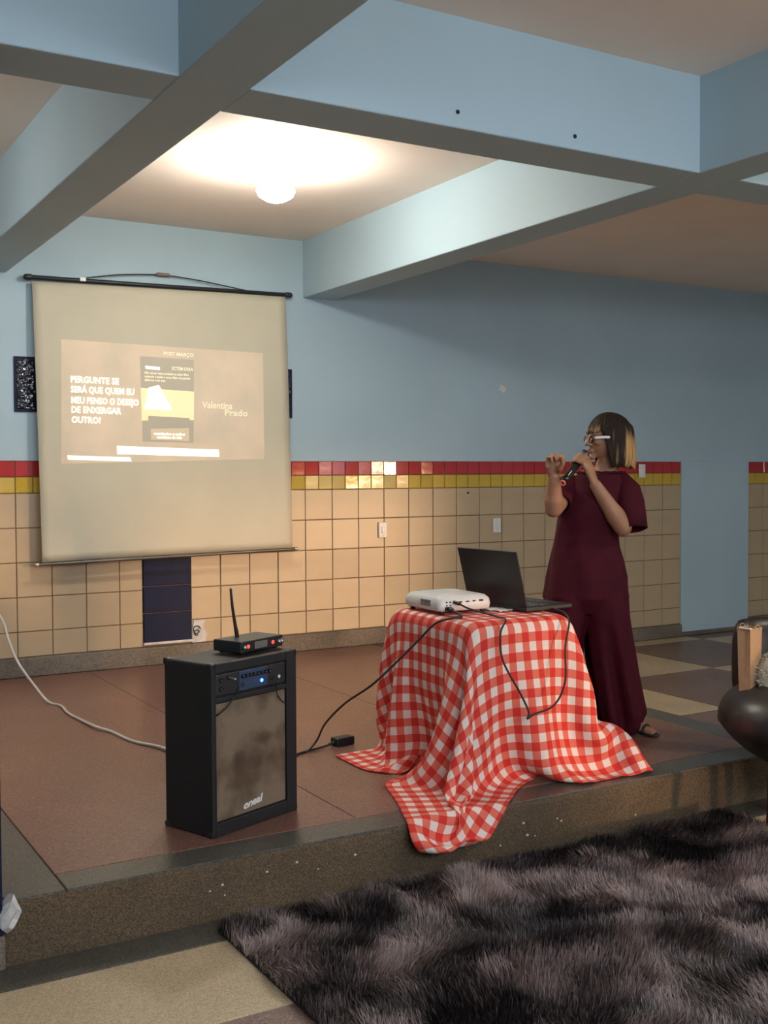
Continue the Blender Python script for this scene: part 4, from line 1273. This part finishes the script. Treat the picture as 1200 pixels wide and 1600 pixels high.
for s in (-1, 1):
    bm = bmesh.new(); lp2 = [HP(.097, s * .032, .002) + hs * (.023 * math.cos(a)) + hu * (.015 * math.sin(a)) for a in np.linspace(0, 2 * math.pi, 21)[:-1]]
    loft(bm, [lp2, [p + hf_ * .0015 for p in lp2]]); obj('lens', bm, mt, glo, True)
# wide temple arm, its highlight painted in as a pale colour
bm = bmesh.new(); tube(bm, [HP(.088, .066, .006), HP(.062, .080, .007), HP(.036, .088, .006)], .0065, 8, flat=(hs, .5)); obj('temple_arm', bm, mat('temple_arm_highlight', (.80, .74, .68), .15), glo, True)
bm = bmesh.new(); ellipsoid(bm, HP(.002, .086, -.040), (.005, .005, .009), 10, 8); obj('earring', bm, M['silver'], wm, True)

# jumpsuit: bodice, sleeves, two wide trouser legs
js_rings = []
fold = lambda am, n_, ph: (lambda a: am * math.sin(n_ * a + ph))
for z, xl, xr, ry, cy, am in ((.585, -.405, -.045, .110, .012, .0), (.66, -.424, -.022, .146, .012, .05), (.75, -.412, -.030, .142, .012, .04), (.84, -.396, -.052, .128, .012, .03),
                              (.90, -.384, -.070, .118, .010, .010), (.96, -.374, -.078, .116, .006, .025), (1.04, -.364, -.076, .124, -.004, .010), (1.10, -.360, -.062, .128, -.006, .008),
                              (1.16, -.352, -.036, .112, 0, .004), (1.20, -.338, -.016, .092, .006, 0), (1.225, -.312, -.026, .080, .010, 0), (1.243, -.275, -.058, .078, .012, 0)):
    js_rings.append(ell_ring((xl + xr) / 2, cy, z, (xr - xl) / 2, ry, 48, fold(am, 7, z * 9), 2.3))
bm = bmesh.new(); loft(bm, js_rings)
def trouser(spec, ph):
    rings = []
    for z, xl, xr, cy, ry, am in spec:
        rings.append(ell_ring((xl + xr) / 2, cy, z, (xr - xl) / 2, ry, 48, lambda a, am=am, z=z: am * (math.sin(5 * a + ph + z * 1.5) + .6 * math.sin(9 * a + 2 * ph)), 2.1))
    loft(bm, rings)
trouser([(.72, -.285, -.034, .012, .125, .0), (.64, -.265, -.024, .012, .135, .01), (.56, -.250, -.020, .010, .132, .02), (.48, -.232, -.014, .008, .128, .07), (.38, -.220, -.002, .006, .126, .11), (.28, -.204, .012, .004, .126, .13),
         (.18, -.190, .030, .004, .128, .15), (.10, -.176, .046, .004, .130, .16), (.045, -.168, .034, .010, .128, .09), (.012, -.166, .014, .018, .122, .09)], .5)
trouser([(.72, -.410, -.16, .012, .125, .0), (.64, -.424, -.19, .014, .135, .01), (.56, -.424, -.215, .016, .130, .02), (.48, -.424, -.238, .020, .124, .04), (.38, -.422, -.248, .024, .120, .06), (.28, -.420, -.250, .028, .120, .07),
         (.18, -.418, -.252, .032, .122, .08), (.10, -.416, -.252, .034, .124, .085), (.02, -.414, -.254, .036, .124, .085)], 2.1)
jump = obj('jumpsuit', bm, M['wine'], wm, True)
rm = jump.modifiers.new('remesh', 'REMESH'); rm.mode = 'VOXEL'; rm.voxel_size = .006; rm.use_smooth_shade = True
sm = jump.modifiers.new('smooth', 'SMOOTH'); sm.factor = .5; sm.iterations = 5
bake_mods(jump)
jump.data.materials.clear(); jump.data.materials.append(M['wine'])
# scalloped neckline
bm = bmesh.new(); R_ = js_rings[-1]; pts_ = []
for i in range(49):
    p = R_[i % 48]; pts_.append(p + Vector((0, 0, .004 + .004 * abs(math.sin(i * 1.05)))))
tube(bm, pts_, .0055, 6, cap=False); obj('neck_trim', bm, M['wine'], jump, True)
def sleeve(path, rads, sq):
    fr = frames(path); b = bmesh.new(); rings = []
    for q, ((p, t_, n_, bb), r_) in enumerate(zip(fr, rads)):
        ring = []
        for i in range(28):
            a = 2 * math.pi * i / 28; k = 1 + .05 * math.sin(5 * a + q) * q / len(path)
            d = (n_ * math.cos(a) + bb * math.sin(a)) * r_ * k
            ring.append(p + d)
        rings.append(ring)
    loft(b, rings, cap=False)
    o = obj('sleeve', b, M['wine'], jump, True)
    s_ = o.modifiers.new('thickness', 'SOLIDIFY'); s_.thickness = .004; s_.offset = 0
    return o
sleeve([(-.115, .008, 1.185), (-.066, .0, 1.195), (-.046, -.025, 1.158), (-.040, -.055, 1.10), (-.038, -.080, 1.04), (-.034, -.098, .982)], [.045, .060, .070, .073, .072, .070], 1)
sleeve([(-.26, .008, 1.185), (-.300, .0, 1.190), (-.330, -.020, 1.175), (-.352, -.055, 1.148), (-.372, -.095, 1.125), (-.385, -.120, 1.108)], [.042, .052, .058, .060, .062, .062], 1)
# sandals
def sandal(path, heel, name='sandal'):
    b = bmesh.new(); tube(b, path, [.026, .031, .034, .030], 12, flat=((0, 0, 1), .28))
    o = obj(name, b, M['black'], wm, True)
    b = bmesh.new(); tube(b, [(heel[0], heel[1], .035), (heel[0], heel[1], .011)], [.020, .011], 10); obj('heel', b, M['black'], o, True)
    return o
sd = sandal([(-.032, .032, .040), (.005, .000, .030), (.042, -.032, .013), (.078, -.060, .010)], (-.030, .030))
for p_ in ((.050, -.038), (.022, -.014)):
    b = bmesh.new(); c0 = Vector((p_[0], p_[1], .024)); ac = Vector((.63, .78, 0))
    tube(b, [c0 + ac * (.034 * math.cos(a)) + Vector((0, 0, .026 * math.sin(a))) for a in np.linspace(0, math.pi, 11)], .006, 8); obj('strap', b, M['black'], sd, True)
sandal([(-.335, .055, .032), (-.342, .005, .026), (-.352, -.045, .012), (-.360, -.085, .010)], (-.335, .055))

# ------------------------------------------------------------------ microphone
mc = empty('microphone', tuple(wm.matrix_basis @ Vector((0, 0, 0))), 0, 'black wireless microphone in the hand of the woman, held at her mouth', 'microphone')
mc.location = wm.location; mc.rotation_euler = wm.rotation_euler
bm = bmesh.new(); tube(bm, [MG + mdir * .022, MG + mdir * .055, MG + mdir * .09, MG + mdir * .20, MG + mdir * .245], [.0225, .0185, .0168, .0165, .0145], 16); obj('handle', bm, mat('microphone_black', (.012, .012, .013), .3), mc, True)
bm = bmesh.new(); ellipsoid(bm, MG, (.024, .024, .026), 18, 12); obj('grille', bm, mat('microphone_mesh', (.09, .09, .09), .35, metal=.8, bump=(500, .8, .001)), mc, True)
bm = bmesh.new(); tube(bm, [MG + mdir * .020, MG + mdir * .027], .0255, 18); obj('grille_ring', bm, M['silver'], mc, True)
bm = bmesh.new(); pts_ = [MT + mdir * .012 + (side * math.cos(a) + front * math.sin(a)) * .011 for a in np.linspace(0, 2 * math.pi, 17)]
tube(bm, pts_, .0045, 8, cap=False); obj('end_ring', bm, mat('coral_plastic_ring', (.70, .16, .12), .4), mc, True)
bm = bmesh.new(); tube(bm, [MG + mdir * .19 + front * .0145 + side * .006, MG + mdir * .232 + front * .0135 + side * .006], .0022, 6); obj('label_stripe', bm, M['white'], mc, True)
